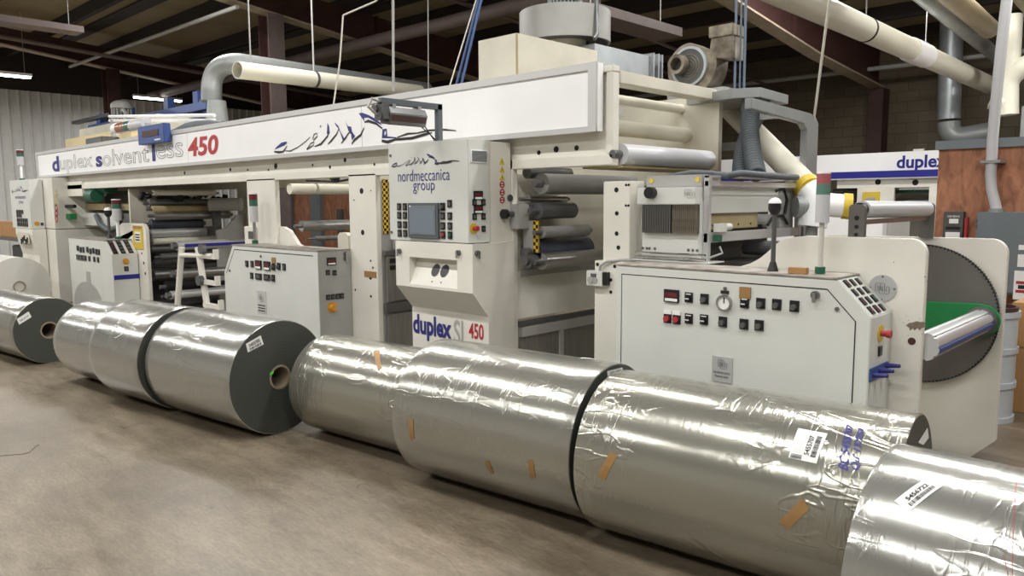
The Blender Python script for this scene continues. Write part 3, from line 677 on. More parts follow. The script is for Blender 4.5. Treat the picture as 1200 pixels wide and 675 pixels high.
# "d uplex s olvent l ess 450": filled initials, outlined letters
for body, a, b, top, mt, kw in (('d', (62, 201.5), (70, 200.5), (66, 183), 'navy', dict(thick=.035)), ('s', (113, 196), (120.5, 195.5), (116.5, 182.8), 'navy', dict(thick=.035)), ('l', (179, 189), (182.7, 188.3), (181, 165.5), 'navy', dict(thick=.02))):
    x0, z0 = zx(*a); x1, _ = zx(*b); _, z1 = zx(*top); fascia_text(body, x0, x1, z0, z1, mt, **kw)
for body, a, b, top in (('uplex', (71, 204), (109, 197), (90, 180.5)), ('olvent', (121, 195), (175, 188.8), (148, 173)), ('ess', (184, 186.7), (215, 182.5), (199, 168.5))):
    x0, z0 = zx(*a); x1, _ = zx(*b); _, z1 = zx(*top); fascia_text(body, x0, x1, z0, z1, 'ink', outline=.0065)
x0, z0 = zx(221, 184); x1, _ = zx(256.5, 180); _, z1 = zx(239, 159.5); fascia_text('450', x0, x1, z0, z1, 'red', thick=.028, shear=.12)

# brush-stroke emblem shared by the fascia and the consoles: outline points read off the fascia, kept in metres on its face
def ep(pts): return [(lambda c: (c[0] + 7.16, c[1] - 2.09))(zx(300 + x / 6.667, 120 + y / 6.667)) for x, y in pts]
EMB_FILL = [ep(p) for p in (
    [(145, 370), (165, 345), (200, 315), (235, 305), (245, 315), (225, 335), (180, 355)],
    [(560, 160), (572, 190), (576, 235), (555, 250)],
    [(615, 155), (645, 185), (660, 225), (690, 280), (680, 303), (668, 260), (650, 210), (625, 180)],
    [(700, 145), (718, 185), (745, 190), (750, 225), (776, 265), (750, 297), (745, 250), (725, 225), (715, 190)],
    [(805, 85), (830, 80), (880, 98), (940, 130), (975, 160), (985, 180), (940, 155), (880, 120), (845, 120), (850, 150), (825, 115)],
    [(990, 210), (1022, 205), (1008, 222), (1003, 245), (1010, 262), (1025, 265), (1100, 272), (1100, 280), (985, 280)],
    [(1022, 205), (1027, 265), (1010, 262), (1018, 245), (1017, 225), (1008, 222)])]
EMB_LINE = [(ep(p), w_) for p, w_ in (
    ([(145, 385), (180, 390), (215, 385), (245, 340)], (.016, .024, .018, .008)), ([(225, 378), (270, 380), (330, 350), (390, 305), (425, 270)], (.006, .012, .008, .008, .006)),
    ([(398, 368), (430, 320), (457, 308), (450, 335), (400, 368)], .010), ([(445, 288), (455, 250), (478, 240), (480, 265), (450, 297)], .010),
    ([(503, 190), (509, 184)], .014), ([(460, 345), (510, 325), (560, 265), (575, 235)], (.008, .02, .016, .008)),
    ([(565, 325), (590, 300), (630, 250), (650, 205)], (.008, .018, .014, .008)), ([(668, 320), (700, 280), (725, 240), (745, 230)], (.008, .018, .012, .008)),
    ([(750, 325), (770, 295), (820, 255), (847, 198)], (.01, .022, .02, .008)), ([(850, 155), (880, 145), (940, 165), (990, 205)], (.01, .024, .02, .012)),
    ([(985, 300), (1030, 310), (1090, 290), (1133, 287), (1223, 279), (1330, 248), (1378, 237)], (.022, .026, .018, .02, .022, .022, .008)),
    ([(1105, 273), (1187, 245), (1260, 240), (1353, 219), (1473, 213), (1567, 221)], (.008, .016, .010, .014, .014, .006)))]
def emblem(origin, k, parent):
    fm0 = front(*origin); fm1 = front(origin[0], origin[1], origin[2], .0045)
    stroke(lambda u, v: fm0(u * k, v * k), EMB_FILL, [0] * len(EMB_FILL), 'navy', parent)
    stroke(fm1, [[(a * k, b * k) for a, b in pl] for pl, _ in EMB_LINE], [[x * (k if k == 1 else k * 1.5) for x in (wl if isinstance(wl, tuple) else [wl] * len(pl))] for pl, wl in EMB_LINE], 'ink', parent)
emblem((-7.16, 3.98, 2.09), 1.0, fas)

# ------------------------------------------------------------------ control cabinets
_proto = {}
def ctrl_mesh(kind):
    """control elements facing -Y with their back at y=0; returns list of (name, mesh)"""
    if kind in _proto: return _proto[kind]
    out = []
    def add(name, mb, mt):
        bm = mb.bm; bmesh.ops.recalc_face_normals(bm, faces=bm.faces[:]); me = bpy.data.meshes.new(name); bm.to_mesh(me); bm.free(); me.materials.append(M[mt]); out.append((name, me))
    if kind == 'switch':
        add('switch', MB().box(-.024, .024, -.008, 0, -.028, .028), 'black'); add('knob', MB().cyl((0, -.03, -.004), (0, -.008, -.004), .015, 14), 'greyd')
    elif kind == 'switch_mark':
        add('switch', MB().box(-.024, .024, -.008, 0, -.028, .028), 'blackm'); add('knob', MB().cyl((0, -.024, -.006), (0, -.008, -.006), .014, 14), 'black'); add('pointer', MB().box(-.012, .012, -.026, -.024, -.008, -.003), 'paper'); add('legend', MB().box(-.016, .016, -.0095, -.008, .016, .021), 'paper')
    elif kind == 'display':
        add('meter', MB().box(-.048, .048, -.012, 0, -.036, .036), 'black'); add('screen', MB().box(-.038, .038, -.0135, -.012, -.006, .020), 'redglass'); add('strip', MB().box(-.04, .04, -.013, -.012, -.030, -.014), 'paper')
    elif kind == 'redbutton':
        add('button', MB().box(-.024, .024, -.008, 0, -.034, .018), 'blackm'); add('cap', MB().cyl((0, -.026, -.008), (0, -.008, -.008), .017, 16), 'redk'); add('legend', MB().box(-.024, .024, -.0095, 0, .018, .038), 'paper')
    elif kind == 'estop':
        add('emergency_stop', MB().cyl((0, -.004, 0), (0, 0, 0), .042, 22), 'yellow'); add('stem', MB().cyl((0, -.03, 0), (0, -.004, 0), .015, 16), 'redk'); add('cap', MB().cyl((0, -.05, 0), (0, -.03, 0), .020, 18, r2=.018), 'redk')
    elif kind == 'orange':
        add('main_switch', MB().cyl((0, -.006, 0), (0, 0, 0), .052, 22), 'orange'); add('cap', MB().cyl((0, -.04, 0), (0, -.006, 0), .03, 18), 'orange')
    elif kind == 'gauge':
        add('gauge', MB().cyl((0, -.022, 0), (0, 0, 0), .043, 28, hollow=.036), 'steel'); add('dial', MB().cyl((0, -.012, 0), (0, 0, 0), .036, 28), 'paper'); add('pointer', MB().box(-.003, .003, -.014, -.012, -.004, .028), 'ink')
    elif kind == 'screw':
        add('lock', MB().cyl((0, -.008, 0), (0, 0, 0), .010, 14), 'dsteel')
    elif kind == 'button':
        add('button', MB().box(-.022, .022, -.008, 0, -.026, .026), 'black'); add('cap', MB().box(-.014, .014, -.012, -.008, -.016, .012), 'greyd')
    elif kind == 'buttonred':
        add('button', MB().box(-.022, .022, -.008, 0, -.026, .026), 'black'); add('cap', MB().cyl((0, -.014, 0), (0, -.008, 0), .014, 14), 'redk')
    elif kind == 'buttongreen':
        add('button', MB().box(-.022, .022, -.008, 0, -.026, .026), 'black'); add('cap', MB().cyl((0, -.014, 0), (0, -.008, 0), .014, 14), 'greend')
    elif kind == 'wide':
        add('button', MB().box(-.05, .05, -.008, 0, -.026, .026), 'black'); add('cap', MB().box(-.03, .03, -.012, -.008, -.012, .012), 'greyd')
    elif kind == 'knobsteel':
        add('lock_handle', MB().cyl((0, -.02, .008), (0, 0, .008), .02, 18), 'dsteel'); add('lever', MB().box(-.008, .008, -.03, -.02, -.028, .02), 'steel')
    elif kind == 'blackred':
        add('button', MB().box(-.022, .022, -.010, 0, -.028, .028), 'black'); add('cap', MB().box(-.015, .015, -.013, -.010, -.012, .004), 'redglass')
    elif kind == 'blackgreen':
        add('button', MB().box(-.022, .022, -.010, 0, -.028, .028), 'black'); add('cap', MB().box(-.015, .015, -.013, -.010, -.014, .014), 'greend')
    _proto[kind] = out
    return out
def ctrl(kind, parent, x, y, z, rot=None, s=1.0):
    lst = ctrl_mesh(kind); root = None
    for nm, me in lst:
        if root is None:
            root = inst(nm, me, V((x, y, z)), parent, rot); root.scale = (s, s, s)
        else:
            c = bpy.data.objects.new(nm, me); COL.objects.link(c); c.parent = root; WORLD[c.name] = WORLD[root.name]
    return root
RX = (0, 0, PI / 2)      # turns a control so that it faces +X

# --- operator console (centre)
con = thing('operator_console', 'tall grey operator console with touch screen hung over a cream pedestal', 'control console', (-4.35, 3.83, 1.3))
box = MB().box(-4.79, -3.90, 3.62, 3.83, 1.312, 2.03).build('housing', 'cab', con, bevel=.004)
MB().box(-4.79, -3.905, 3.835, YF - .004, 1.30, 2.02).build('rear_housing', 'cream', con, bevel=.003)
emblem((-4.755, 3.62, 1.865), .282, con)
lettering('nordmeccanica', 'navy', con, front(-4.672, 3.62, 1.752), .585, .083, thick=-.006)
lettering('group', 'navy', con, front(-4.495, 3.62, 1.66), .245, .077, thick=-.006)
scr = MB().box(-4.545, -4.20, 3.60, 3.62, 1.335, 1.592).build('touch_screen', 'hose', con, bevel=.003)
MB().box(-4.52, -4.225, 3.596, 3.60, 1.36, 1.575).build('bezel', 'gpanel', scr); MB().box(-4.51, -4.235, 3.594, 3.596, 1.37, 1.545).build('display', 'screen', scr)
MB().box(-4.52, -4.50, 3.594, 3.596, 1.565, 1.572).build('mark', 'paper', scr)
for i, z in enumerate((1.565, 1.50, 1.43, 1.365)):
    for x in (-4.665, -4.597): ctrl('button', con, x, 3.62, z)
    for j, x in enumerate((-4.165, -4.09)):
        k = 'button' if i != 3 else ('buttonred' if j == 0 else 'buttongreen')
        ctrl('switch' if i == 0 and j == 0 else k, con, x, 3.62, z + (.022 if (i == 0 and j == 1) else 0))
for x, z in ((-4.76, 1.95), (-4.765, 1.37)): ctrl('screw', con, x, 3.62, z)
vg = MB().box(-3.90, -3.892, 3.645, 3.80, 1.868, 1.955).build('vent_grille', 'white', con)
for k in range(11): MB().box(-3.893, -3.888, 3.652, 3.793, 1.876 + k * .0068, 1.879 + k * .0068).build('slat_gap', 'hose', vg)
for z, kd in ((1.643, 'display'), (1.548, 'display')):
    ctrl(kd, con, -3.90, 3.71, z, RX, .85)
for z in (1.595, 1.497):
    for y in (3.675, 3.76): ctrl('button', con, -3.90, y, z, RX, .85)
ctrl('estop', con, -3.90, 3.665, 1.415, RX, .9); ctrl('button', con, -3.90, 3.76, 1.41, RX, .8)
mb = MB(); mr = MB()
for k in range(6):
    y, z = 3.955, 1.885 - k * .055
    if k < 3: mb.prism([(y - .026, z - .022), (y + .026, z - .022), (y, z + .024)], 'x', -3.906, -3.902)
    else: mr.cyl((-3.906, y, z), (-3.902, y, z), .025, 18, hollow=.017); mr.box(-3.906, -3.9025, y - .016, y + .016, z - .004, z + .004)
mb.build('warning_sign', 'yellow', con); mr.build('prohibition_sign', 'redk', con)
for k in range(3): MB().box(-3.9025, -3.9018, 3.953, 3.957, 1.874 - k * .055, 1.89 - k * .055).build('mark', 'ink', con)
MB().cyl((-3.905, 4.03, 1.625), (-3.89, 4.03, 1.625), .024, 18).build('plug', 'greyd', con)
# pedestal
ped = thing('console_pedestal', 'cream pedestal with sloped recess and two black ovals under the operator console', 'pedestal', (-4.3, 3.85, 0))
prof = [(YF - .01, 0), (3.77, 0), (3.77, .785), (3.62, .965), (3.62, 1.308), (YF - .01, 1.308)]
# front with the recess cut in: side walls left and right of the recess, plus the floor slope
MB().prism(prof, 'x', -4.725, -4.56).prism(prof, 'x', -4.025, -3.865).prism([(YF - .01, 0), (3.77, 0), (3.77, .785), (3.62, .965), (3.62, .985), (3.70, 1.165), (3.70, 1.19), (3.62, 1.19), (3.62, 1.308), (YF - .01, 1.308)], 'x', -4.56, -4.025).build('body', 'cream', ped)
sl = on_plane((-4.56, 3.62, .985), (1, 0, 0), (0, .08, .18), (0, -.18, .08), .003)
for u in (.245, .345):
    MB().mesh([sl(u + .043 * math.cos(a * PI / 12), .125 + .05 * math.sin(a * PI / 12)) for a in range(24)], [tuple(range(24))]).build('oval', 'black', ped)
    MB().mesh([sl(u + .006 * math.cos(a * PI / 6), .035 + .006 * math.sin(a * PI / 6)) for a in range(12)], [tuple(range(12))]).build('screw', 'ink', ped)
for x, y, z in ((-4.67, 3.62, 1.22), (-4.0, 3.62, 1.235)): ctrl('knobsteel', ped, x, y, z)
ctrl('knobsteel', ped, -3.865, 3.66, 1.235, RX)
lettering('duplex', 'navy', ped, front(-4.715, 3.77, .53), .455, .20, thick=.035)
lettering('SL', 'grey', ped, front(-4.235, 3.77, .545), .155, .185, thick=.012)
lettering('450', 'red', ped, front(-4.07, 3.77, .61), .155, .115, thick=.02)

# --- right-hand cabinet of the unwind stand
c3 = thing('control_cabinet', 'wide grey-white control cabinet with pressure gauge and two rows of dials', 'control cabinet', (-2.0, 3.9, 0))
def chamf(x0, x1, z1, ch, zc, right=True): return [(x0, .06), (x1, .06), (x1, zc), (x1 - ch, z1), (x0, z1)] if right else [(x0, .06), (x1, .06), (x1, z1), (x0 + ch, z1), (x0, zc)]
MB().prism(chamf(-2.745, -1.265, 1.215, .165, 1.045), 'y', 3.75, YF - .005).build('body', 'cab', c3, bevel=.004)
MB().box(-2.72, -1.3, 3.78, YF - .01, 0, .06).build('plinth', 'greyd', c3)
MB().box(-2.75, -1.43, 3.745, YF - .006, 1.217, 1.225).build('top_plate', 'cabtop', c3)
def seam(parent, pts, y, wd=.006):
    stroke(lambda u, v: (u, y - .0015, v), [pts], [wd], 'ink', parent, 'door_seam')
seam(c3, [(-2.70, .1), (-2.70, 1.165), (-1.475, 1.165), (-1.335, 1.02), (-1.335, .1)], 3.75)
for kd, x, z in (('display', -2.35, 1.062), ('switch_mark', -2.24, 1.062), ('switch', -2.142, 1.062), ('gauge', -2.02, 1.052), ('screw', -2.02, 1.128), ('switch_mark', -1.905, 1.062), ('switch', -1.815, 1.066), ('switch', -1.728, 1.068), ('switch', -1.635, 1.068),
                 ('redbutton', -2.375, .938), ('redbutton', -2.315, .938), ('switch_mark', -2.237, .943), ('switch_mark', -2.142, .947), ('switch', -2.028, .947), ('switch', -1.905, .947), ('switch', -1.82, .95), ('screw', -1.424, 1.073), ('knobsteel', -1.53, 1.125)):
    ctrl(kd, c3, x, 3.75, z)
MB().box(-2.045, -1.998, 3.744, 3.75, 1.10, 1.117).build('legend', 'ink', c3)
MB().box(-1.935, -1.872, 3.741, 3.75, 1.085, 1.145).build('tape_strip', 'tape', c3)
pl = MB().box(-2.085, -1.965, 3.744, 3.75, .615, .755).build('maker_plate', 'plate', c3)
def meander(parent, fm, wd, ht, mt='ink', lw=.09):
    stroke(lambda u, v: fm(u * wd, v * ht), [[(.02, .22), (.02, .9), (.08, 1), (.3, 1), (.36, .92), (.36, .3)], [(.02, .22), (.18, .22), (.18, .75)], [(.36, .92), (.42, 1), (.58, 1), (.66, .9), (.66, .2)],
        [(.28, .72), (.28, .08), (.34, 0), (.60, 0), (.66, .06), (.72, 0), (.92, 0), (.98, .1), (.98, .62), (.92, .7), (.8, .7), (.8, .2)], [(.36, .3), (.44, .3), (.44, .7), (.52, .7), (.52, .16)]], [lw * .34] * 5, mt, parent)
meander(pl, front(-2.05, 3.744, .69), .055, .048)
lettering('nordmeccanica', 'ink', pl, front(-2.075, 3.744, .662), .10, .014); lettering('Piacenza Italia', 'ink', pl, front(-2.065, 3.744, .641), .08, .012)
# dials on the sloping corner
sd = V((.165, 0, -.17)).normalized(); ang = math.atan2(.165, .17)
for r_ in range(4):
    for j in range(3):
        p = V((-1.43, 0, 1.215)) + sd * (.034 + r_ * .056)
        kd = ('blackred' if (j == 0 and r_ != 1) or (r_ == 3 and j == 1) else ('blackgreen' if r_ == 2 and j == 2 else 'button'))
        o = ctrl(kd, c3, p.x, 3.81 + j * .075, p.z, None, .78); o.rotation_mode = 'QUATERNION'
        nrm = V((.17, 0, .165)).normalized(); mt3 = Matrix((V((0, 1, 0)), -nrm, V((0, 1, 0)).cross(-nrm))).transposed()
        o.rotation_quaternion = mt3.to_quaternion()
ctrl('estop', c3, -1.265, 3.885, .955, RX); ctrl('button', c3, -1.265, 3.885, .868, RX, .9)
rk = MB().box(-1.265, -1.255, 3.755, 4.0, .735, .80).build('pin_rack', 'bluest', c3, bevel=.003)
for y, z in ((3.79, .765), (3.87, .775), (3.96, .785)): MB().tube([(-1.257, y, z), (-1.19, y, z + .006)], [.013, .009]).build('pin', 'navy', rk, smooth=True)

# --- cabinet in the middle
c2 = thing('control_cabinet', 'grey-white control cabinet with a cut corner and orange switch on its end', 'control cabinet', (-6.86, 3.88, 0))
MB().prism(chamf(-7.77, -5.955, 1.165, .21, .88, False), 'y', 3.70, YF - .005).build('body', 'cab', c2, bevel=.004)
MB().box(-7.7, -6.0, 3.73, YF - .01, 0, .06).build('plinth', 'greyd', c2)
MB().box(-7.57, -5.95, 3.695, YF - .006, 1.167, 1.176).build('top_plate', 'cabtop', c2)
MB().box(-5.957, -5.952, 3.703, YF - .006, .06, 1.16).build('end_panel', 'grey', c2)
seam(c2, [(-7.72, .87), (-7.52, 1.125), (-6.03, 1.125)], 3.70, .008)
for kd, x, z in (('button', -7.26, .992), ('button', -7.15, .995), ('display', -7.02, .995), ('display', -6.85, .993), ('switch', -6.73, .99), ('switch', -6.63, 1.0), ('button', -6.535, 1.0),
                 ('button', -7.17, .877), ('wide', -7.03, .877), ('wide', -6.865, .879), ('switch', -6.745, .88), ('screw', -6.97, 1.08), ('screw', -7.64, .9)):
    ctrl(kd, c2, x, 3.70, z, None, 1.2)
MB().box(-6.76, -6.69, 3.692, 3.70, 1.03, 1.08).build('tape_strip', 'tape', c2)
pl = MB().box(-7.08, -6.90, 3.694, 3.70, .52, .74).build('maker_plate', 'edge', c2); meander(pl, front(-7.03, 3.694, .63), .08, .075)
for k in range(3): MB().box(-7.06, -6.92, 3.692, 3.694, .535 + k * .027, .545 + k * .027).build('legend', 'ink', pl)
ctrl('display', c2, -5.952, 3.835, 1.073, RX, .95)
ctrl('button', c2, -5.952, 3.795, .975, RX, .9); ctrl('button', c2, -5.952, 3.865, .968, RX, .9)
for y in (3.79, 3.84, 3.89, 3.935): ctrl('button', c2, -5.952, y, .752, RX, .9)
ctrl('orange', c2, -5.952, 3.83, .655, RX, .95)
for z in (1.125, 1.085): ctrl('knobsteel', c2, -5.952, 3.985, z, RX)

# --- cabinet beside the far ladder frame
c1 = thing('control_cabinet', 'distant white control cabinet with a blue bar and orange switch on its end', 'control cabinet', (-11.8, 3.86, 0))
MB().prism(chamf(-12.68, -10.92, 1.10, .21, .93), 'y', 3.66, 3.99).build('body', 'cab', c1, bevel=.004)
MB().box(-12.6, -10.97, 3.69, 3.99, 0, .06).build('plinth', 'greyd', c1); MB().box(-12.69, -11.12, 3.655, 3.992, 1.10, 1.112).build('top_plate', 'cabtop', c1)
MB().mesh([(-12.62 + .0, 3.656, .12)] + [(-11.98 + .62 * math.cos(PI * k / 20), 3.656, .12 + .37 * math.sin(PI * k / 20)) for k in range(21)][::-1], [tuple(range(22))]).build('grey_arch', 'grey', c1)
for x in (-12.27, -12.15, -12.03, -11.86, -11.74, -11.62, -11.5, -11.4): ctrl('button', c1, x, 3.66, .95 + random.uniform(-.015, .015), None, 1.5)
for x in (-12.28, -12.15, -12.0, -11.8, -11.6, -11.45): ctrl('button' if x > -11.9 else 'wide', c1, x, 3.66, .83, None, 1.4)
MB().box(-11.98, -11.82, 3.654, 3.66, .42, .64).build('maker_plate', 'grey', c1)
nrm = V((.17, 0, .21)).normalized(); mt3 = Matrix((V((0, 1, 0)), -nrm, V((0, 1, 0)).cross(-nrm))).transposed().to_quaternion()
for r_ in range(4):
    for j in range(3):
        p = V((-11.13, 0, 1.10)) + V((.21, 0, -.17)).normalized() * (.035 + r_ * .066)
        o = ctrl('blackred' if j == 0 and r_ > 0 else 'button', c1, p.x, 3.71 + j * .1, p.z, None, 1.3); o.rotation_mode = 'QUATERNION'; o.rotation_quaternion = mt3
ctrl('orange', c1, -10.92, 3.83, .825, RX, .8); ctrl('button', c1, -10.92, 3.83, .725, RX, 1.2)
MB().box(-10.92, -10.915, 3.67, 3.995, .585, .645).build('blue_bar', 'blue', c1)

# --- console and foot of the far tower
c0 = thing('operator_console', 'small far operator console with a blue line emblem and orange switch', 'control console', (-14.9, 3.72, 1.2))
MB().box(-15.5, -14.38, 3.62, 3.82, 1.195, 2.0).build('housing', 'cab', c0, bevel=.004)
emblem((-15.4, 3.62, 1.80), .36, c0)
lettering('nordmeccanica', 'navy', c0, front(-15.2, 3.62, 1.69), .62, .06); lettering('group', 'navy', c0, front(-15.0, 3.62, 1.60), .25, .05)
for z, n_ in ((1.47, 4), (1.41, 3), (1.33, 6), (1.26, 6)):
    for k in range(n_): ctrl('button', c0, -15.15 + k * .11, 3.62, z, None, 1.3)
ctrl('orange', c0, -14.38, 3.70, 1.28, RX, .7); ctrl('button', c0, -14.38, 3.775, 1.27, RX, .9)
f0 = thing('console_pedestal', 'cream pedestal with slanting front below the small far console', 'pedestal', (-14.9, 3.8, 0))
MB().prism([(3.82, 0), (3.66, 0), (3.70, .75), (3.62, 1.1), (3.62, 1.19), (3.82, 1.19)], 'x', -15.35, -14.35).build('body', 'cream', f0, bevel=.004)
MB().box(-15.2, -14.55, 3.612, 3.62, .95, 1.13).build('recess', 'cream_old', f0)
for k in range(5): MB().box(-15.0 + k * .09, -14.96 + k * .09, 3.60, 3.612, .93 + .03 * (k % 3), 1.02 + .03 * (k % 3)).build('pen', 'ink', f0)
lettering('duplex SL', 'cream_old', f0, on_plane((-14.75, 3.685, .3), (0, -.03, 1), (-1, 0, 0), (0, -1, 0), .01), .5, .14)

# ------------------------------------------------------------------ unwind stand with the toothed disc (right)
un = thing('unwind_stand', 'cream twin-plate unwind stand with a large toothed disc and chrome shaft', 'unwind stand', (-1.5, 4.7, 0))
pr = [(-2.3, .02), (-2.3, 1.20), (-2.10, 1.222), (-2.03, 1.245), (-1.978, 1.275), (-1.935, 1.31), (-1.90, 1.345), (-1.86, 1.378), (-1.80, 1.398), (-1.72, 1.408)]
pr += [(-1.125 - .075 + .075 * math.sin(k / 8 * PI / 2), 1.408 - .075 + .075 * math.cos(k / 8 * PI / 2)) for k in range(9)] + [(-1.125, .02)]
fp = MB().prism(pr, 'y', 4.05, 4.09).build('side_plate', 'cream', un, bevel=.003)
bd = MB().cyl((-1.318, 4.044, 1.157), (-1.318, 4.05, 1.157), .067, 40).build('round_badge', 'plate', fp)
meander(bd, front(-1.351, 4.044, 1.131), .068, .052, lw=.075)
for a in range(4): MB().cyl((-1.318 + .058 * math.cos(a * PI / 2), 4.042, 1.157 + .058 * math.sin(a * PI / 2)), (-1.318 + .058 * math.cos(a * PI / 2), 4.045, 1.157 + .058 * math.sin(a * PI / 2)), .005, 8).build('screw', 'greyd', bd)
MB().cyl((-1.17, 4.047, .905), (-1.17, 4.051, .905), .018, 20).build('bolt_hole', 'rust', fp)
random.seed(3)
# chipped paint patch
pts = [(.0, .0), (.02, .018), (.045, .022), (.075, .034), (.10, .03), (.125, .034), (.145, .024), (.13, .014), (.15, .004), (.118, -.004), (.10, -.022), (.085, -.008), (.062, -.026), (.05, -.012), (.03, -.03), (.024, -.012)]
c = P(1062, 381.5, Y=4.05); MB().mesh([(c.x + a * .62, 4.0485, c.z + b * .8) for a, b in pts], [tuple(range(len(pts)))]).build('chipped_patch', 'disc_chip', fp)
mb = MB()
for k in range(26):
    a = random.uniform(-.04, .13); b = random.uniform(-.05, .05); r_ = random.uniform(.0008, .0022)
    mb.mesh([(c.x + a + r_ * math.cos(t * PI / 3), 4.0487, c.z + b + r_ * math.sin(t * PI / 3)) for t in range(6)], [tuple(range(6))])
for px, py, l in ((1083, 325, .008), (1086, 330, .012), (1090, 326, .006), (1047, 308, .004), (1094, 395, .014), (1072, 482, .004)):
    q = P(px, py, Y=4.05); mb.mesh([(q.x, 4.0487, q.z), (q.x + l, 4.0487, q.z + .002), (q.x + l, 4.0487, q.z + .006), (q.x, 4.0487, q.z + .005)], [(0, 1, 2, 3)])
mb.build('paint_chips', 'disc_chip', fp)
rp = MB().prism([(-2.1, .05), (-2.1, 1.36)] + [(-1.035 - .09 + .09 * math.sin(k / 8 * PI / 2), 1.362 - .09 + .09 * math.cos(k / 8 * PI / 2)) for k in range(9)] + [(-1.035, .135), (-1.165, .0), (-1.6, 0)], 'y', 5.30, 5.35).build('side_plate', 'cream', un, bevel=.003)
MB().box(-2.2, -1.5, 4.3, 5.3, .02, .12).build('floor_beam', 'cream_old', un)
dc = V((-1.48, 5.265, .882)); n = 300; v0 = []; rr = .437
v = []
for yy in (5.245, 5.285):
    for k in range(n):
        a = 2 * PI * k / n; r_ = rr - (.007 if k % 2 else 0); v.append((dc.x + r_ * math.cos(a), yy, dc.z + r_ * math.sin(a)))
MB().mesh(v, [tuple(range(n))[::-1], tuple(range(n, 2 * n))] + [(k, (k + 1) % n, n + (k + 1) % n, n + k) for k in range(n)]).build('toothed_disc', 'discgrey', un)
v = [(dc.x + q * math.cos(2 * PI * k / 120), 5.2435, dc.z + q * math.sin(2 * PI * k / 120)) for q in (rr - .007, rr - .0) for k in range(120)]
MB().mesh([(dc.x + (rr - (.013 if k % 2 else .002)) * math.cos(2 * PI * k / 240), 5.2438, dc.z + (rr - (.013 if k % 2 else .002)) * math.sin(2 * PI * k / 240)) for k in range(240)] + [(dc.x + (rr + .001) * math.cos(2 * PI * k / 240), 5.2438, dc.z + (rr + .001) * math.sin(2 * PI * k / 240)) for k in range(240)], [(k, (k + 1) % 240, 240 + (k + 1) % 240, 240 + k) for k in range(240)]).build('gear_teeth', 'blackm', un)
q1 = P(1149, 376.5, Y=5.18)
ch = V((q1.x, 0, q1.z))
arm = [(-1.48, ch.z + .085), (ch.x - .02, ch.z + .098)] + [(ch.x + .095 * math.sin(a * PI / 8), ch.z + .095 * math.cos(a * PI / 8)) for a in range(9)] + [(-1.48, ch.z - .08)]
MB().prism(arm, 'y', 5.20, 5.243).build('turret_arm', 'green', un, bevel=.004)
MB().cyl((ch.x, 5.185, ch.z), (ch.x, 5.2, ch.z), .086, 40).cyl((ch.x, 5.17, ch.z), (ch.x, 5.185, ch.z), .078, 36).build('chuck', 'dsteel', un, smooth=True)
sh = MB(); n = 72; v = []
for yy in (4.095, 5.17):
    for k in range(n):
        a = 2 * PI * k / n; r_ = .07 - (.007 if (k % 9) in (0, 1) else 0); v.append((ch.x + r_ * math.cos(a), yy, ch.z + r_ * math.sin(a)))
sh.mesh(v, [tuple(range(n))[::-1], tuple(range(n, 2 * n))] + [(k, (k + 1) % n, n + (k + 1) % n, n + k) for k in range(n)])
sf = sh.build('expanding_shaft', 'alu', un)
a0 = math.radians(-12); ca, sa = math.cos(a0), math.sin(a0)
MB().mesh([(ch.x + ca * rr_ - sa * t_, yy, ch.z + sa * rr_ + ca * t_) for yy in (4.1, 5.16) for rr_, t_ in ((.06, -.014), (.0735, -.014), (.0735, .014), (.06, .014))], [(0, 1, 2, 3), (4, 7, 6, 5), (0, 4, 5, 1), (1, 5, 6, 2), (2, 6, 7, 3), (3, 7, 4, 0)]).build('blue_strip', 'bluest', sf)
# deflector roller carried above the plates
for y in (4.095, 5.27):
    MB().prism(round_poly(-1.517, -1.435, 1.36, 1.575, .02, (0, 0, 1, 1)), 'y', y, y + .03).build('roller_bracket', 'discgrey', un, bevel=.002)
holes(un, [(-1.475, 1.505, .012), (-1.475, 1.46, .010), (-1.475, 1.42, .009)], 4.095)
ro = MB().cyl((-1.475, 4.16, 1.548), (-1.475, 5.25, 1.538), .046, 28).build('deflector_roller', 'film_roller', un, smooth=True)
MB().cyl((-1.475, 4.125, 1.548), (-1.475, 4.16, 1.548), .036, 20).build('bearing', 'black', ro)
MB().box(-1.49, -1.46, 4.125, 5.27, 1.47, 1.495).build('tie_bar', 'steel', un)

# far unwind plate left of the ladder frame
u2 = thing('unwind_stand', 'cream rounded side plate with a yellow tag beside the distant white cabinet', 'unwind stand', (-11.0, 4.1, 0))
pl = MB().prism([(-11.75, .02), (-11.75, 1.1)] + [(-11.75 + .35 - .35 * math.cos(k / 8 * PI / 2), 1.0 + .33 * math.sin(k / 8 * PI / 2)) for k in range(9)] + [(-10.62 - .12 + .12 * math.sin(k / 6 * PI / 2), 1.33 - .12 + .12 * math.cos(k / 6 * PI / 2)) for k in range(7)] + [(-10.62, .02)], 'y', 4.0, 4.045).build('side_plate', 'cream', u2, bevel=.003)
tg = MB().box(-11.05, -10.72, 3.99, 4.0, .985, 1.30).build('warning_tag', 'yellow', u2); MB().box(-11.03, -10.74, 3.985, 3.99, 1.26, 1.30).build('tape_strip', 'card', tg); MB().box(-10.98, -10.79, 3.987, 3.99, 1.08, 1.22).build('printed_panel', 'paper', tg)
for k in range(3): MB().box(-10.96, -10.81, 3.985, 3.987, 1.10 + k * .035, 1.118 + k * .035).build('print', 'ink', tg)
holes(pl, [(-10.8, .93, .015), (-10.75, .80, .02), (-10.72, .66, .02)], 4.0)
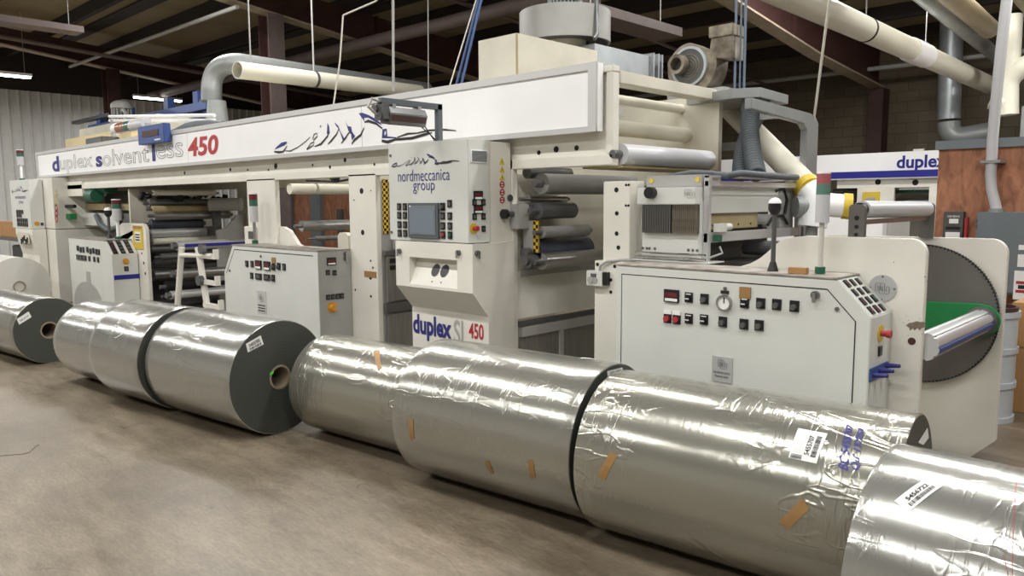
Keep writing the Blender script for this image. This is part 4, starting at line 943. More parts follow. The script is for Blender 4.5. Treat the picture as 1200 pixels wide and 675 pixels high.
# ladder-like splicing frame with its rollers
lf = thing('splicing_frame', 'cream ladder-like splicing frame carrying crosswise rollers in the left bay', 'roller frame', (-9.5, 4.08, 0))
a, b, c, d = P(213, 290, Y=4.06), P(207, 372, Y=4.06), P(232, 290, Y=4.06), P(245, 372, Y=4.06)
MB().tube([a, (b.x, 4.06, max(b.z, .02))], .04, 8).build('upright', 'cream', lf); MB().tube([c, (d.x, 4.06, max(d.z, .02))], .04, 8).build('upright', 'cream', lf)
MB().tube([P(212, 299, Y=4.05), P(250, 300, Y=4.05)], .03, 8).build('crossbar', 'cream', lf)
for px, py in ((250, 299), (252, 330), (256, 358)):
    q = P(px, py, Y=4.06); MB().box(q.x - .35, q.x + .05, 4.03, 4.09, q.z - .045, q.z + .005).box(q.x + .0501, q.x + .08, 4.03, 4.09, q.z - .045, q.z + .07).build('bracket', 'cream', lf)
for px, py, r_, mt_ in ((207, 288, .06, 'alu'), (206, 321, .055, 'steel'), (200, 346, .055, 'alu')):
    q = P(px, py, Y=4.12); o = MB().cyl((q.x, 4.12, q.z), (q.x, 5.2, q.z), r_, 24).build('roller', mt_, lf, smooth=True)
    MB().cyl((q.x, 4.06, q.z), (q.x, 4.12, q.z), r_ * .75, 16).build('end_cap', 'dsteel', o)
    if mt_ == 'alu' and py < 300: MB().box(q.x + r_ * .7, q.x + r_ * 1.06, 4.2, 5.15, q.z - .02, q.z + .02).build('blue_strip', 'blue', o)
q = P(236, 292, Y=4.0); MB().cyl((q.x, 3.98, q.z), (q.x, 4.04, q.z), .06, 16).build('knob', 'dsteel', lf)
q = P(233, 321, Y=4.0); MB().cyl((q.x, 3.98, q.z - .08), (q.x, 4.04, q.z - .08), .06, 16).build('knob', 'dsteel', lf)

# ------------------------------------------------------------------ heat exchanger, enclosure, hoses
hx = thing('finned_cooler', 'grey finned cooler with a black round knob above the wide cabinet', 'cooler', (-2.6, 4.3, 1.225))
MB().box(-2.80, -2.39, 4.10, 4.2, 1.232, 1.60).build('body', 'cab', hx, bevel=.004)
MB().box(-2.815, -2.395, 4.06, 4.2, 1.575, 1.68).build('hood', 'cab', hx, bevel=.005)
MB().box(-2.80, -2.40, 4.14, 4.22, 1.68, 1.755).build('top_plate', 'grey', hx, bevel=.004)
MB().box(-2.78, -2.39, 4.088, 4.10, 1.40, 1.575).build('fin_back', 'greyd', hx)
for k in range(17): MB().box(-2.775 + k * .0125, -2.771 + k * .0125, 4.062, 4.09, 1.40, 1.573).build('fin', 'steel', hx)
for k in range(16): MB().box(-2.555 + k * .0105, -2.549 + k * .0105, 4.066, 4.09, 1.40, 1.573).build('fin', 'dirty', hx)
MB().cyl((-2.70, 4.02, 1.648), (-2.70, 4.06, 1.648), .036, 24).build('round_knob', 'black', hx, smooth=True)
c = (-2.47, 4.06, 1.615); meander(hx, front(*c), .07, .05, 'steel', .1)
for x in (-2.76, -2.43): MB().cyl((x, 4.135, 1.725), (x, 4.14, 1.725), .016, 14).build('cap', 'yellow', hx)
MB().box(-2.85, -2.3, 4.055, 4.25, 1.2255, 1.232).build('base_plate', 'cab', hx)
for z in (1.248, 1.275): MB().cyl((-2.83, 4.075, z), (-2.33, 4.075, z), .007, 10).build('rod', 'chrome', hx)
for x in (-2.79, -2.76, -2.74, -2.70, -2.46, -2.43, -2.40): MB().cyl((x, 4.096, 1.30), (x, 4.1, 1.30), .009, 10).build('bolt', 'dsteel', hx)

en = thing('aluminium_enclosure', 'aluminium framed enclosure with grey flap between finned cooler and yellow banded duct', 'machine enclosure', (-2.4, 4.8, 1.2))
for z, h in ((1.70, .035), (1.375, .06)): MB().box(-2.385, -2.355, 4.14, 5.44, z - h / 2, z + h / 2).build('rail', 'alu', en, bevel=.003)
MB().box(-2.385, -2.355, 4.14, 5.44, 1.735, 1.75).build('rail', 'alu', en)
for y in (4.14, 5.42): MB().box(-2.39, -2.35, y, y + .03, 1.2, 1.75).build('post', 'alu', en, bevel=.003)
MB().box(-2.41, -2.39, 4.18, 5.15, 1.52, 1.69).build('flap', 'cab', en, bevel=.002); MB().box(-2.395, -2.386, 4.18, 5.15, 1.63, 1.633).build('fold', 'grey', en)
MB().box(-2.43, -2.415, 4.18, 4.9, 1.42, 1.53).build('inner_panel', 'tan_panel', en)
for y in (4.3, 4.47, 4.63, 4.8): MB().cyl((-2.415, y, 1.445), (-2.411, y, 1.445), .006, 10).build('screw', 'ink', en)
MB().box(-2.6, -2.43, 4.18, 5.4, 1.40, 1.435).build('slide', 'black', en); MB().box(-2.8, -2.6, 4.5, 5.44, 1.1, 1.7).build('back_panel', 'greyd', en)
MB().box(-2.42, -2.40, 5.2, 5.42, 1.40, 1.69).build('side_panel', 'grey', en)
MB().cyl((-2.5, 5.2, 1.60), (-2.39, 5.2, 1.60), .06, 22).cyl((-2.5, 5.05, 1.45), (-2.40, 5.05, 1.45), .055, 22).build('motor', 'grey', en, smooth=True)
MB().tube([(-2.39, 5.1, 1.66), (-2.385, 5.22, 1.68), (-2.385, 5.28, 1.6), (-2.385, 5.25, 1.5)], .01).tube([(-2.39, 5.0, 1.43), (-2.385, 5.08, 1.49), (-2.385, 5.22, 1.49), (-2.385, 5.3, 1.43)], .01).build('cable', 'black', en, smooth=True)
MB().box(-2.352, -2.31, 4.20, 4.29, 1.41, 1.46).cyl((-2.33, 4.29, 1.437), (-2.33, 4.36, 1.437), .022, 16).build('air_valve', 'cab', en)
MB().box(-2.35, -2.32, 4.2, 4.25, 1.35, 1.39).build('air_fitting', 'greend', en)
MB().tube([(-2.33, 4.24, 1.32), (-2.31, 4.24, 1.28), (-2.36, 4.15, 1.25), (-2.5, 4.06, 1.245)], .007).build('air_line', 'grey', en, smooth=True)
MB().box(-2.6, -2.15, 4.6, 5.05, 1.0, 1.2).build('lower_box', 'dsteel', en); MB().cyl((-2.5, 4.9, 1.28), (-2.2, 4.9, 1.28), .05, 16).build('lower_roller', 'dsteel', en)

cb = [P(x, y, Y=4.3) for x, y in ((757, 221), (768, 215), (780, 210), (795, 205.5), (812, 203), (832, 203.5), (852, 206))]
cb += [V((-2.30, 4.42, 1.765)), V((-2.32, 4.75, 1.762)), V((-2.33, 5.1, 1.757)), V((-2.33, 5.3, 1.757))]
cbt = tag(MB().tube(cb, .021, 12).build('cable_bundle', 'hose', smooth=True), 'grey corrugated cable bundle lying along the enclosure rail', 'cable')
hs = [P(x, y, Y=4.22) for x, y in ((757, 226), (748, 231), (740, 243), (738, 258), (742, 262), (746, 255), (749, 240), (755, 231))]
tag(MB().tube(hs, .024, 12).build('ribbed_hose', 'hose', smooth=True), 'looped grey ribbed hose beside the short cream post', 'hose')

# ------------------------------------------------------------------ beacons and sensors on the cabinets
def beacon(x, y, z0, zp, zt, r, label, group=None, stem='white', tipped=None, lens=(('greenglass', .28, .5), ('redglass', .16, .3)), hat='white'):
    t = thing('signal_beacon', label, 'signal light', (x, y, z0), group)
    MB().cyl((x, y, z0), (x, y, z0 + .035), r * .75, 16).build('base', 'greend', t)
    MB().cyl((x, y, z0 + .035), (x, y, zp), r * .38, 14).build('stem', stem, t, smooth=True)
    H_ = zt - zp
    MB().cyl((x, y, zp), (x, y, zp + H_ * .55), r, 24).build('body', 'film_roller', t, smooth=True)
    pale = stem == 'clear'
    MB().cyl((x, y, zp + H_ * .55), (x, y, zp + H_ * .76), r, 24).build('green_lens', 'lensg' if pale else 'greenglass', t, smooth=True)
    MB().cyl((x, y, zp + H_ * .76), (x, y, zp + H_ * .96), r, 24).build('red_lens', 'lensr' if pale else 'redglass', t, smooth=True)
    MB().cyl((x, y, zp + H_ * .96), (x, y, zt), r, 24).build('cap', hat, t)
    return t
beacon(-1.575, 3.90, 1.225, 1.485, 1.74, .034, 'red and green signal beacon on the wide cabinet with the gauge', stem='clear')
beacon(-7.50, 3.92, 1.176, 1.40, 1.70, .043, 'red and green signal beacon in front of the middle cream upright', stem='steel')
beacon(-11.28, 3.88, 1.112, 1.37, 1.66, .06, 'brown and white signal beacon on the distant cabinet with blue bar', stem='white')
beacon(-15.25, 3.75, 2.0, 2.26, 2.52, .055, 'small signal beacon topping the far console against the ribbed wall', stem='white')
def dome_sensor(x, y, z0, zt, r, label):
    t = thing('dome_sensor', label, 'sensor', (x, y, z0))
    MB().cyl((x, y, z0), (x, y, z0 + .05), r * .9, 16, r2=r * .45).build('foot', 'black', t, smooth=True)
    MB().cyl((x, y, z0 + .05), (x, y, zt - 2.6 * r), r * .38, 12).build('pole', 'greyd', t, smooth=True)
    MB().cyl((x, y, zt - 2.7 * r), (x, y, zt - 1.9 * r), r * .55, 18, r2=r).cyl((x, y, zt - 1.9 * r), (x, y, zt - r * .9), r, 20).build('housing', 'black', t, smooth=True)
    MB().dome((x, y, zt - r * .9), r, 20, .9).build('dome', 'white', t, smooth=True)
dome_sensor(-1.818, 3.88, 1.225, 1.612, .033, 'black pole with white dome standing on the wide cabinet with gauge')
dome_sensor(-11.62, 3.88, 1.112, 1.55, .05, 'black pole with white dome standing on the distant white cabinet')
tag(MB().box(-1.70, -1.605, 3.80, 3.835, 1.2255, 1.258).build('brown_block', 'card', bevel=.002), 'small brown cardboard block lying on the wide cabinet top', 'cardboard')

# lamp arm over the centre console
ar = thing('lamp_arm', 'dark angled arm holding a long shaded lamp above the operator console', 'lamp', (-4.19, 3.66, 2.03))
MB().box(-4.265, -4.225, 3.64, 3.68, 2.032, 2.285).build('post', 'hose', ar); MB().box(-4.265, -4.225, 3.15, 3.68, 2.25, 2.29).build('boom', 'hose', ar)
lp = MB().prism([(-.06, 0), (-.045, -.09), (.05, -.105), (.075, -.03), (.05, .015), (-.03, .02)], 'y', 3.20, 3.52)
for v_ in lp.bm.verts: v_.co.x += -4.27; v_.co.z += 2.22
lm = lp.build('lamp_housing', 'dsteel', ar, bevel=.004)
MB().mesh([(-4.197, 3.21, 2.18), (-4.197, 3.51, 2.18), (-4.219, 3.51, 2.12), (-4.219, 3.21, 2.12)], [(0, 1, 2, 3)]).build('dark_glass', 'rust', lm)
mb = MB().cyl((-4.29, 3.19, 2.22), (-4.29, 3.13, 2.22), .03, 12).cyl((-4.25, 3.2, 2.17), (-4.25, 3.14, 2.17), .03, 12).box(-4.31, -4.21, 3.15, 3.20, 2.15, 2.26); mb.build('end_fittings', 'greyd', ar)
for y in (3.23, 3.45): MB().box(-4.275, -4.215, y, y + .03, 2.22, 2.255).build('clamp', 'steel', ar)
MB().tube([(-4.25, 3.17, 2.26), (-4.25, 3.09, 2.28), (-4.27, 3.07, 2.23), (-4.27, 3.14, 2.18)], .01).build('cable', 'grey', ar, smooth=True)
MB().tube([(-4.23, 3.47, 2.13), (-4.235, 3.56, 2.08), (-4.24, 3.63, 2.035)], .004).tube([(-4.25, 3.5, 2.17), (-4.26, 3.57, 2.1), (-4.27, 3.64, 2.035)], .004).build('wire', 'black', ar)

# ------------------------------------------------------------------ on top of the machine
# drum-shaped blower on its beige box
bx = tag(MB().box(-4.32, -3.92, 4.13, 5.08, 2.465, 2.805).build('cream_plenum', 'cream_old', bevel=.003), 'cream box on the machine top in front of the grey blower drum', 'box')
MB().box(-3.925, -3.915, 4.125, 4.14, 2.47, 2.80).build('seam', 'tan_panel', bx)
bl = thing('drum_blower', 'large grey drum-shaped blower with ribbed motor behind the cream box', 'blower', (-4.55, 5.4, 2.46))
BX, BY = -4.55, 5.42
MB().cyl((BX, BY, 2.99), (BX, BY, 3.255), .405, 72, hollow=.385).cyl((BX, BY, 3.235), (BX, BY, 3.26), .40, 72).build('drum', 'grey', bl, smooth=True)
MB().cyl((BX, BY, 3.0), (BX, BY, 3.01), .385, 48, hollow=.22).build('bottom_ring', 'greyd', bl); MB().cyl((BX, BY, 2.46), (BX, BY, 3.02), .17, 36, r2=.19).build('inlet', 'cream_old', bl, smooth=True)
MB().cyl((BX, BY, 3.26), (BX, BY, 3.29), .2, 32).build('motor_plate', 'grey', bl)
MB().cyl((BX, BY, 3.29), (BX, BY, 3.68), .125, 24).build('motor', 'greyd', bl, smooth=True)
for k in range(28):
    a = 2 * PI * k / 28; MB().box(-.004, .004, .12, .155, 0, .36).build('cooling_fin', 'duct', bl).matrix_local = Matrix.Translation(V((BX, BY, 3.295)) - WORLD[bl.name]) @ Matrix.Rotation(a, 4, 'Z') @ Matrix.Translation((0, .137, 0))
MB().tube([(BX + .12, BY - .05, 3.45), (BX + .28, BY - .05, 3.42), (BX + .40, BY - .06, 3.3), (BX + .44, BY - .1, 3.0), (BX + .45, BY - .15, 2.95)], .018).build('cable', 'dsteel', bl, smooth=True)
# rectangular galvanised duct
gd = thing('rectangular_duct', 'galvanised rectangular duct running back beside the drum blower', 'duct', (-4.25, 5.8, 2.4))
MB().box(-4.28, -4.22, 5.36, 5.40, 2.395, 2.68).build('stand', 'galv', gd)
MB().box(-4.34, -4.16, 5.35, 6.2, 2.68, 2.935).build('duct_body', 'galv', gd)
for y in (6.2, 6.28, 6.34): MB().box(-4.37, -4.13, y, y + .02, 2.66, 2.965).build('flange', 'galv', gd)
MB().box(-4.33, -4.18, 6.2, 6.36, 2.70, 2.91).build('collar', 'greyd', gd)
# radial blower
rb = thing('radial_blower', 'dusty radial blower with upright outlet behind the cream end plate', 'blower', (-3.15, 5.45, 2.45))
cx, cz = -3.275, 2.64
pts = []
for k in range(33):
    a = PI * .5 + k / 32 * PI * 1.55; r_ = .185 + .05 * (k / 32); pts.append((cx + r_ * math.cos(a), cz + r_ * math.sin(a)))
pts += [(cx + .36, cz + .02), (cx + .36, cz + .23), (cx + .185, cz + .23), (cx + .17, cz + .10)]
MB().prism(pts, 'y', 5.42, 5.60).build('scroll_housing', 'dirty', rb, bevel=.004)
MB().box(cx + .17, cx + .37, 5.40, 5.62, cz + .19, cz + .275).build('outlet_collar', 'dirty', rb, bevel=.005)
MB().cyl((cx, 5.40, cz), (cx, 5.42, cz), .155, 40, hollow=.135).build('ring', 'galv', rb, smooth=True)
MB().cyl((cx, 5.405, cz), (cx, 5.42, cz), .135, 32).build('guard', 'greyd', rb)
for k in range(4): MB().cyl((cx, 5.40, cz), (cx, 5.407, cz), .03 + k * .022, 28, hollow=.025 + k * .022).build('guard_ring', 'dirty', rb)
MB().cyl((cx - .07, 5.33, cz + .02), (cx - .07, 5.40, cz + .02), .075, 24, hollow=.05).build('inlet_pipe', 'dirty', rb, smooth=True)
MB().box(cx - .2, cx + .3, 5.42, 5.6, 2.406, 2.46).build('foot_frame', 'grey', rb)
# platform carrying it, hoses hanging below
pf = thing('hose_platform', 'light grey sheet platform under the radial blower with hoses below', 'platform', (-2.9, 5.3, 2.3))
MB().prism([(-3.5, 5.42), (-2.80, 5.22), (-2.62, 5.30), (-2.66, 5.85), (-3.5, 5.85)], 'z', 2.335, 2.405).build('deck', 'duct', pf, bevel=.003)
MB().box(-3.4, -2.75, 5.7, 5.75, 2.0, 2.06).box(-3.4, -3.35, 5.7, 5.75, 0, 2.0).build('support', 'duct', pf)
ribs = lambda p0, p1, p2, r: [(((1 - t) ** 2 * V(p0) + 2 * t * (1 - t) * V(p1) + t * t * V(p2)), r + (.005 if i % 2 else -.003)) for i, t in enumerate([k / 60 for k in range(61)])]
for p0, p1, p2, r_, lb in (((-2.71, 5.34, 2.335), (-2.72, 5.30, 2.08), (-2.47, 4.98, 1.77), .062, 'grey flexible hose slanting forward under the light grey platform'), ((-2.70, 5.55, 2.335), (-2.80, 5.36, 2.05), (-2.66, 5.12, 1.77), .058, 'grey flexible hose crossing behind the slanting one under the platform')):
    q = ribs(p0, p1, p2, r_); tag(MB().tube([a for a, _ in q], [b for _, b in q], 16).build('flexible_hose', 'hose', smooth=True), lb, 'hose', 'hoses under the platform')
# grey arch
ac = thing('support_arch', 'grey bent arch support beside the thin white rope at the machine end', 'support', (-2.4, 5.6, 0))
MB().prism([(4.7, 2.255), (5.62, 2.225), (5.71, 2.205), (5.76, 2.16), (5.76, 0), (5.56, 0), (5.56, 2.10), (5.50, 2.145), (4.7, 2.185)], 'x', -2.43, -2.38).build('arch', 'duct', ac, bevel=.004)
MB().box(-2.63, -2.43, 5.32, 5.38, 2.18, 2.225).build('stay', 'duct', ac)
# slanted suction pipe with yellow tape and elbow
sp = thing('suction_pipe', 'cream slanted pipe ending in a yellow taped elbow', 'pipe', (-2.4, 5.9, 1.6))
p0, p1 = P(880, 152, Y=5.8), P(944, 217, Y=5.44)
MB().tube([p0 + (p0 - p1) * .5, p0, p1], .088, 28).build('pipe', 'pvc', sp, smooth=True)
e0 = p1 + (p1 - p0).normalized() * .06; e1 = e0 + V((.05, -.02, -.10)); e2 = e1 + V((-.01, -.02, -.16))
MB().tube([p1, e0], .095, 28).build('yellow_tape', 'yellow', sp, smooth=True)
MB().tube([e0, e0 * .5 + e1 * .5 + V((.015, 0, .01)), e1, e2], .10, 28).build('elbow', 'white', sp, smooth=True)
MB().tube([e1, e1 + V((.2, .10, -.02))], .082, 24).build('branch', 'white', sp, smooth=True); MB().tube([e1 + V((.16, .08, -.016)), e1 + V((.21, .105, -.02))], .09, 24).build('yellow_tape', 'yellow', sp, smooth=True)
MB().tube([e1 + V((-.05, -.05, -.02)), e1 + V((-.10, -.10, -.02))], .075, 24).build('flange', 'duct', sp, smooth=True)
MB().cyl((e2.x, e2.y, e2.z), (e2.x, e2.y, 0), .04, 16).build('support_leg', 'duct', sp, smooth=True)

# things on the left end of the machine top
bb = tag(MB().box(-15.4, -12.3, 4.5, 5.3, 2.47, 2.74).build('long_beige_box', 'beige', bevel=.01), 'long beige box on the far end of the machine top', 'box')
b2 = tag(MB().box(-17.6, -13.6, 5.42, 6.0, 2.40, 3.12).build('grey_beige_box', 'cream_old', bevel=.01), 'taller pale box behind the long beige box under the grey motor', 'box')
MX, MY = P(142, 124, Y=5.68).x, 5.68
mo = thing('motor', 'grey domed motor standing upright on the pale box at the far left', 'motor', (MX, MY, 3.12))
MB().cyl((MX, MY, 3.12), (MX, MY, 3.42), .17, 24).build('ribbed_body', 'greyd', mo, smooth=True)
for k in range(16):
    a = 2 * PI * k / 16; MB().cyl((MX + .17 * math.cos(a), MY + .17 * math.sin(a), 3.13), (MX + .17 * math.cos(a), MY + .17 * math.sin(a), 3.41), .014, 6).build('rib', 'grey', mo)
MB().cyl((MX, MY, 3.42), (MX, MY, 3.47), .19, 28).dome((MX, MY, 3.47), .19, 24, .6).build('cowl', 'grey', mo, smooth=True)
MB().tube([(MX + .15, MY - .05, 3.35), (MX + .4, MY - .1, 3.36), (MX + .62, MY - .15, 3.28), (MX + .7, MY - .2, 3.122)], .035).build('cable', 'grey', mo, smooth=True)
# horizontal beacon
hb = thing('signal_beacon', 'signal beacon mounted sideways with brown and green bands over the fascia', 'signal light', (-11, 4.02, 2.48))
xs = [-11.45, -11.3, -11.0, -10.82, -10.35]
for a, b, mt_, nm in ((xs[0], xs[1], 'white', 'cap'), (xs[1], xs[2], 'amber', 'brown_lens'), (xs[2], xs[3], 'greenglass', 'green_lens'), (xs[3], xs[4], 'film_roller', 'body')):
    MB().cyl((a, 3.99, 2.625 - (a + 11.4) * .0), (b, 3.99, 2.625), .075, 20).build(nm, mt_, hb, smooth=True)
MB().box(-10.42, -10.34, 3.97, 4.04, 2.45, 2.63).build('bracket', 'grey', hb)
ld = thing('led_counter', 'blue boxed display with dark red window fixed at the fascia top', 'display', (-9.8, 3.93, 2.4))
MB().box(-10.35, -9.55, 3.87, 3.96, 2.34, 2.565).build('case', 'bluest', ld, bevel=.006); MB().box(-10.2, -9.7, 3.864, 3.87, 2.425, 2.50).build('window', 'rust', ld)
MB().box(-9.82, -9.65, 3.866, 3.87, 2.37, 2.385).build('mark', 'paper', ld)
wt = thing('white_rail', 'white double rail lying along the machine top behind the blue display', 'rail', (-11, 4.3, 2.65))
a, b = V((-12.7, 4.35, 2.86)), V((-9.2, 4.35, 2.60))
for dz in (0, .06): MB().tube([a + V((0, 0, dz)), b + V((0, 0, dz))], .022, 12).build('tube', 'white', wt, smooth=True)
MB().box(-12.6, -12.54, 4.32, 4.38, 2.462, 2.86).build('stand', 'grey', wt); MB().box(-9.4, -9.34, 4.32, 4.38, 2.462, 2.62).build('stand', 'grey', wt)
tag(MB().tube([P(x, y, Y=4.2) for x, y in ((198, 158), (207, 155), (218, 149), (232, 146), (246, 145), (262, 147))], .05, 12).build('black_cable', 'hose', smooth=True), 'dark cable running from the blue display towards the grey round duct', 'cable')
dk = tag(MB().box(-12.9, -12.2, 4.05, 4.3, 2.47, 2.58).build('dark_tray', 'greyd', bevel=.01), 'dark tray beside the sideways beacon on the machine top', 'tray')
# blue rack
rk = thing('blue_rack', 'blue steel rack with forks behind the far end of the machine', 'rack', (-17, 6.2, 0))
MB().box(-19.2, -13.2, 6.1, 6.22, 3.22, 3.36).build('beam', 'bluest', rk, bevel=.004)
for x in (-18.9, -17.2): MB().box(x - .12, x + .12, 6.23, 6.36, 0, 3.6).build('upright', 'bluest', rk)
for x in (-15.2, -13.9): MB().box(x - .1, x + .1, 6.23, 6.36, 3.0, 3.6).build('upright', 'bluest', rk)
for z in (2.95, 3.42): MB().box(-19.8, -17.4, 5.95, 6.08, z, z + .07).build('fork', 'black', rk)

# ------------------------------------------------------------------ overhead pipes and ducts
def pipe(name, label, pts, r, mt_, clamps=(), group=None, cat='pipe', hollow_end=False):
    pts = [V(p) for p in pts]; t = thing(name, label, cat, (pts[0].x, pts[0].y, min(p.z for p in pts)), group)
    MB().tube(pts, r, 28).build('pipe', mt_, t, smooth=True)
    for (i, k) in clamps:
        p = pts[i].lerp(pts[i + 1], k); d = (pts[i + 1] - pts[i]).normalized()
        MB().tube([p - d * .02, p + d * .02], r * 1.04, 28).build('clamp', 'blackm', t)
        MB().cyl(p + V((0, 0, r)), (p.x, p.y, ceil_z(p.y) - .02), .008, 6).build('hanger_rod', 'grey', t)
    return t
def bend(p, q, s, n=8):
    p, q, s = V(p), V(q), V(s); return [(1 - t) ** 2 * p + 2 * t * (1 - t) * q + t * t * s for t in [k / n for k in range(n + 1)]]
wp = pipe('overhead_pipe', 'thick cream pipe crossing the upper right with a white coupling', [(-3.3, 5.5, 3.52), (-3.3, 14.9, 3.46)], .135, 'pvc', ((0, .39), (0, .62)))
MB().tube([(-3.3, 10.7, 3.487), (-3.3, 11.35, 3.483)], .15, 28).build('coupling', 'white', wp, smooth=True)
pipe('overhead_pipe', 'tan pipe behind the thick cream one at the upper right', [(-2.9, 6.5, 4.35), (-2.9, 12.8, 3.99)], .13, 'tan', ((0, .3), (0, .6)))
pipe('overhead_pipe', 'tan pipe nearest the right edge among the ceiling pipes', [(-2.2, 6.0, 4.4), (-2.2, 12.8, 3.95)], .13, 'tan', ((0, .35), (0, .7)))
pipe('overhead_duct', 'grey flat duct between the cream and tan pipes at the upper right', [(-3.15, 7.0, 4.3), (-3.15, 15.5, 3.8)], .10, 'duct', ())
pv = thing('vertical_pipe', 'cream vertical pipe with elbow over the plywood partition', 'pipe', (-2.75, 13, 2.5))
MB().tube([P(1185, 18, Y=13.2), P(1182, 70, Y=13.2), P(1180, 100, Y=13.2), P(1180, 135, Y=13.2)], .15, 24).build('pipe', 'pvc', pv, smooth=True)
MB().tube(bend(P(1180, 100, Y=13.2), P(1182, 85, Y=13.2), P(1206, 76, Y=13.2)), .15, 24).build('elbow', 'pvc', pv, smooth=True)
MB().tube([P(1165, 116, Y=13.2), P(1180, 122, Y=13.2)], .16, 24).build('tee', 'pvc', pv, smooth=True)
sd_ = thing('spiral_duct', 'grey spiral duct with elbow on the dark back wall', 'duct', (-3, 15.5, 2.4))
a = [V((P(1112, 80, Y=15.6).x, 15.6, ceil_z(15.6) - .02)), P(1112, 140, Y=15.6)]; b = bend(P(1112, 143, Y=15.6), P(1111, 162, Y=15.6), P(1130, 161, Y=15.6)) + [P(1165, 155, Y=15.6)]
MB().tube(a, .19, 24).build('riser', 'galv', sd_, smooth=True); MB().tube(b, .19, 24).build('elbow', 'duct', sd_, smooth=True)
# left grey duct with open elbow and the cream pipe in front of it
gdu = thing('round_duct', 'grey round duct bending down onto the machine top left of the cream pipe', 'duct', (-9.8, 4.9, 2.5))
el = [P(248, 120, Y=4.9), P(248, 106, Y=4.9)] + bend(P(248, 104, Y=4.9), P(248, 73, Y=4.95), P(281, 74.5, Y=5.1), 12)
en_ = P(500, 106, Y=8.9)
MB().tube(el + [el[-1].lerp(en_, .3), en_], .135, 28).build('duct_run', 'duct', gdu, smooth=True)
MB().tube([P(248, 121, Y=4.9), P(248, 118, Y=4.9)], .155, 28).build('collar', 'greyd', gdu)
MB().cyl(P(255, 146, Y=4.9), P(254, 118, Y=4.9), .15, 28, r2=.12).build('stub', 'duct', gdu, smooth=True); MB().cyl((P(255, 149, Y=4.9).x, 4.9, 2.461), P(255, 145, Y=4.9), .19, 28).build('flange', 'greyd', gdu)
c0_, c1_ = P(278, 82, Y=4.6), P(492, 108, Y=7.9)
cp = thing('overhead_pipe', 'open-ended cream pipe slanting above the fascia beside the grey duct', 'pipe', (c0_.x, c0_.y, c1_.z))
MB().cyl(c0_, c1_, .105, 30, hollow=.092).build('pipe', 'pvc', cp, smooth=True)
q = c0_.lerp(c1_, .36); dq = (c1_ - c0_).normalized(); MB().tube([q - dq * .02, q + dq * .02], .112, 28).build('clamp', 'dsteel', cp); MB().cyl(q + V((0, 0, .10)), (q.x, q.y, ceil_z(q.y) - .02), .012, 8).build('hanger_rod', 'grey', cp)
q = c0_.lerp(c1_, .06); MB().cyl(q + V((0, 0, .10)), (q.x, q.y, ceil_z(q.y) - .02), .010, 8).build('hanger_rod', 'grey', cp)
# long dark sprinkler and conduit lines under the roof
def line_(name, label, pts, r, mt_, cat='pipe', group=None): return tag(MB().tube(pts, r, 10).build(name, mt_, smooth=True), label, cat, group)
line_('sprinkler_pipe', 'thick dark sprinkler pipe under the roof running along the machine', [(-22, 8.6, 4.5), (6, 8.6, 4.5)], .11, 'colfl')
line_('sprinkler_pipe', 'thin grey brace rod crossing the dark roof at upper left', [P(82, 78, Y=6.2), P(278, 8, Y=6.2)], .035, 'grey')
line_('sprinkler_pipe', 'thin dark sprinkler pipe hung below the roof of the far bay', [(-17.3, 1.5, 4.9), (-17.3, 16.4, 4.0)], .04, 'colfl')
line_('sprinkler_pipe', 'thin dark sprinkler pipe hung below the roof behind the machine top', [(-9.2, 5.5, 4.9), (-9.2, 16.4, 4.15)], .035, 'colfl')
line_('sprinkler_pipe', 'thin pale conduit under the roof behind the radial blower', [(-7.6, 6.0, 4.7), (-7.6, 16.4, 3.95)], .03, 'colfl')
line_('sprinkler_pipe', 'pale conduit running level beneath the roof in front of the back wall', [(-12, 15.9, 4.12), (0, 15.9, 4.12)], .045, 'grey')
# hanging lines
def drop(name, label, top, bot, r, mt_, cat='rope', sag=0):
    top, bot = V(top), V(bot); return line_(name, label, [top, top.lerp(bot, .5) + V((sag, 0, 0)), bot], r, mt_, cat)
a = P(953, 146, X=-2.4); t_ = P(972, 0, Y=5.2); drop('white_rope', 'thin white rope hanging from the roof onto the grey arch', t_ + (t_ - a) * .55, a, .009, 'rope')
a = P(461, 107, Y=4.3); t_ = P(463, 0, Y=4.3); drop('hanging_rod', 'pale vertical rod dropping from the roof onto the fascia top', t_ + V((0, 0, 1.0)), a, .012, 'grey', 'rod')
a = P(391, 122, Y=4.4); t_ = P(402, 18, Y=4.4); drop('white_rope', 'crooked thin white cord hanging left of the lamp arm', t_, a, .008, 'rope', 'rope', .03)
line_('white_rope', 'thin white cord looped up towards the roof above the lamp arm', [t_, t_ + V((.25, .2, .12)), t_ + V((.8, .5, .55)), t_ + V((1.0, .6, .5))], .008, 'rope', 'rope')
a = P(502, 105, Y=4.5); t_ = P(503, 0, Y=4.5); drop('hanging_rod', 'very thin wire dropping from the roof right of the lamp arm', t_ + V((0, 0, .9)), a, .004, 'grey', 'rod')
for k, (ax, bx_) in enumerate(((526, 558), (534, 561), (540, 564))):
    a = P(ax, 104 - k, Y=4.4); t_ = P(bx_, 0, Y=4.7)
    drop('blue_cable', ('leftmost', 'middle', 'rightmost')[k] + ' of three blue cables slanting down to the machine top', t_ + (t_ - a) * .6, a, .011 if k else .006, 'bluerope' if k else 'rope', 'cable')
for k, (ax, bx_) in enumerate(((861, 862), (867, 868), (872, 873))):
    a = P(ax, 97, Y=5.5); t_ = P(bx_, 0, Y=5.5)
    drop('blue_conduit', ('left', 'middle', 'right')[k] + ' of three upright blue grey conduits behind the radial blower', t_ + V((0, 0, 1.3)), V((a.x, a.y, 2.41)), .010 if k != 1 else .007, 'bluegrey', 'conduit')
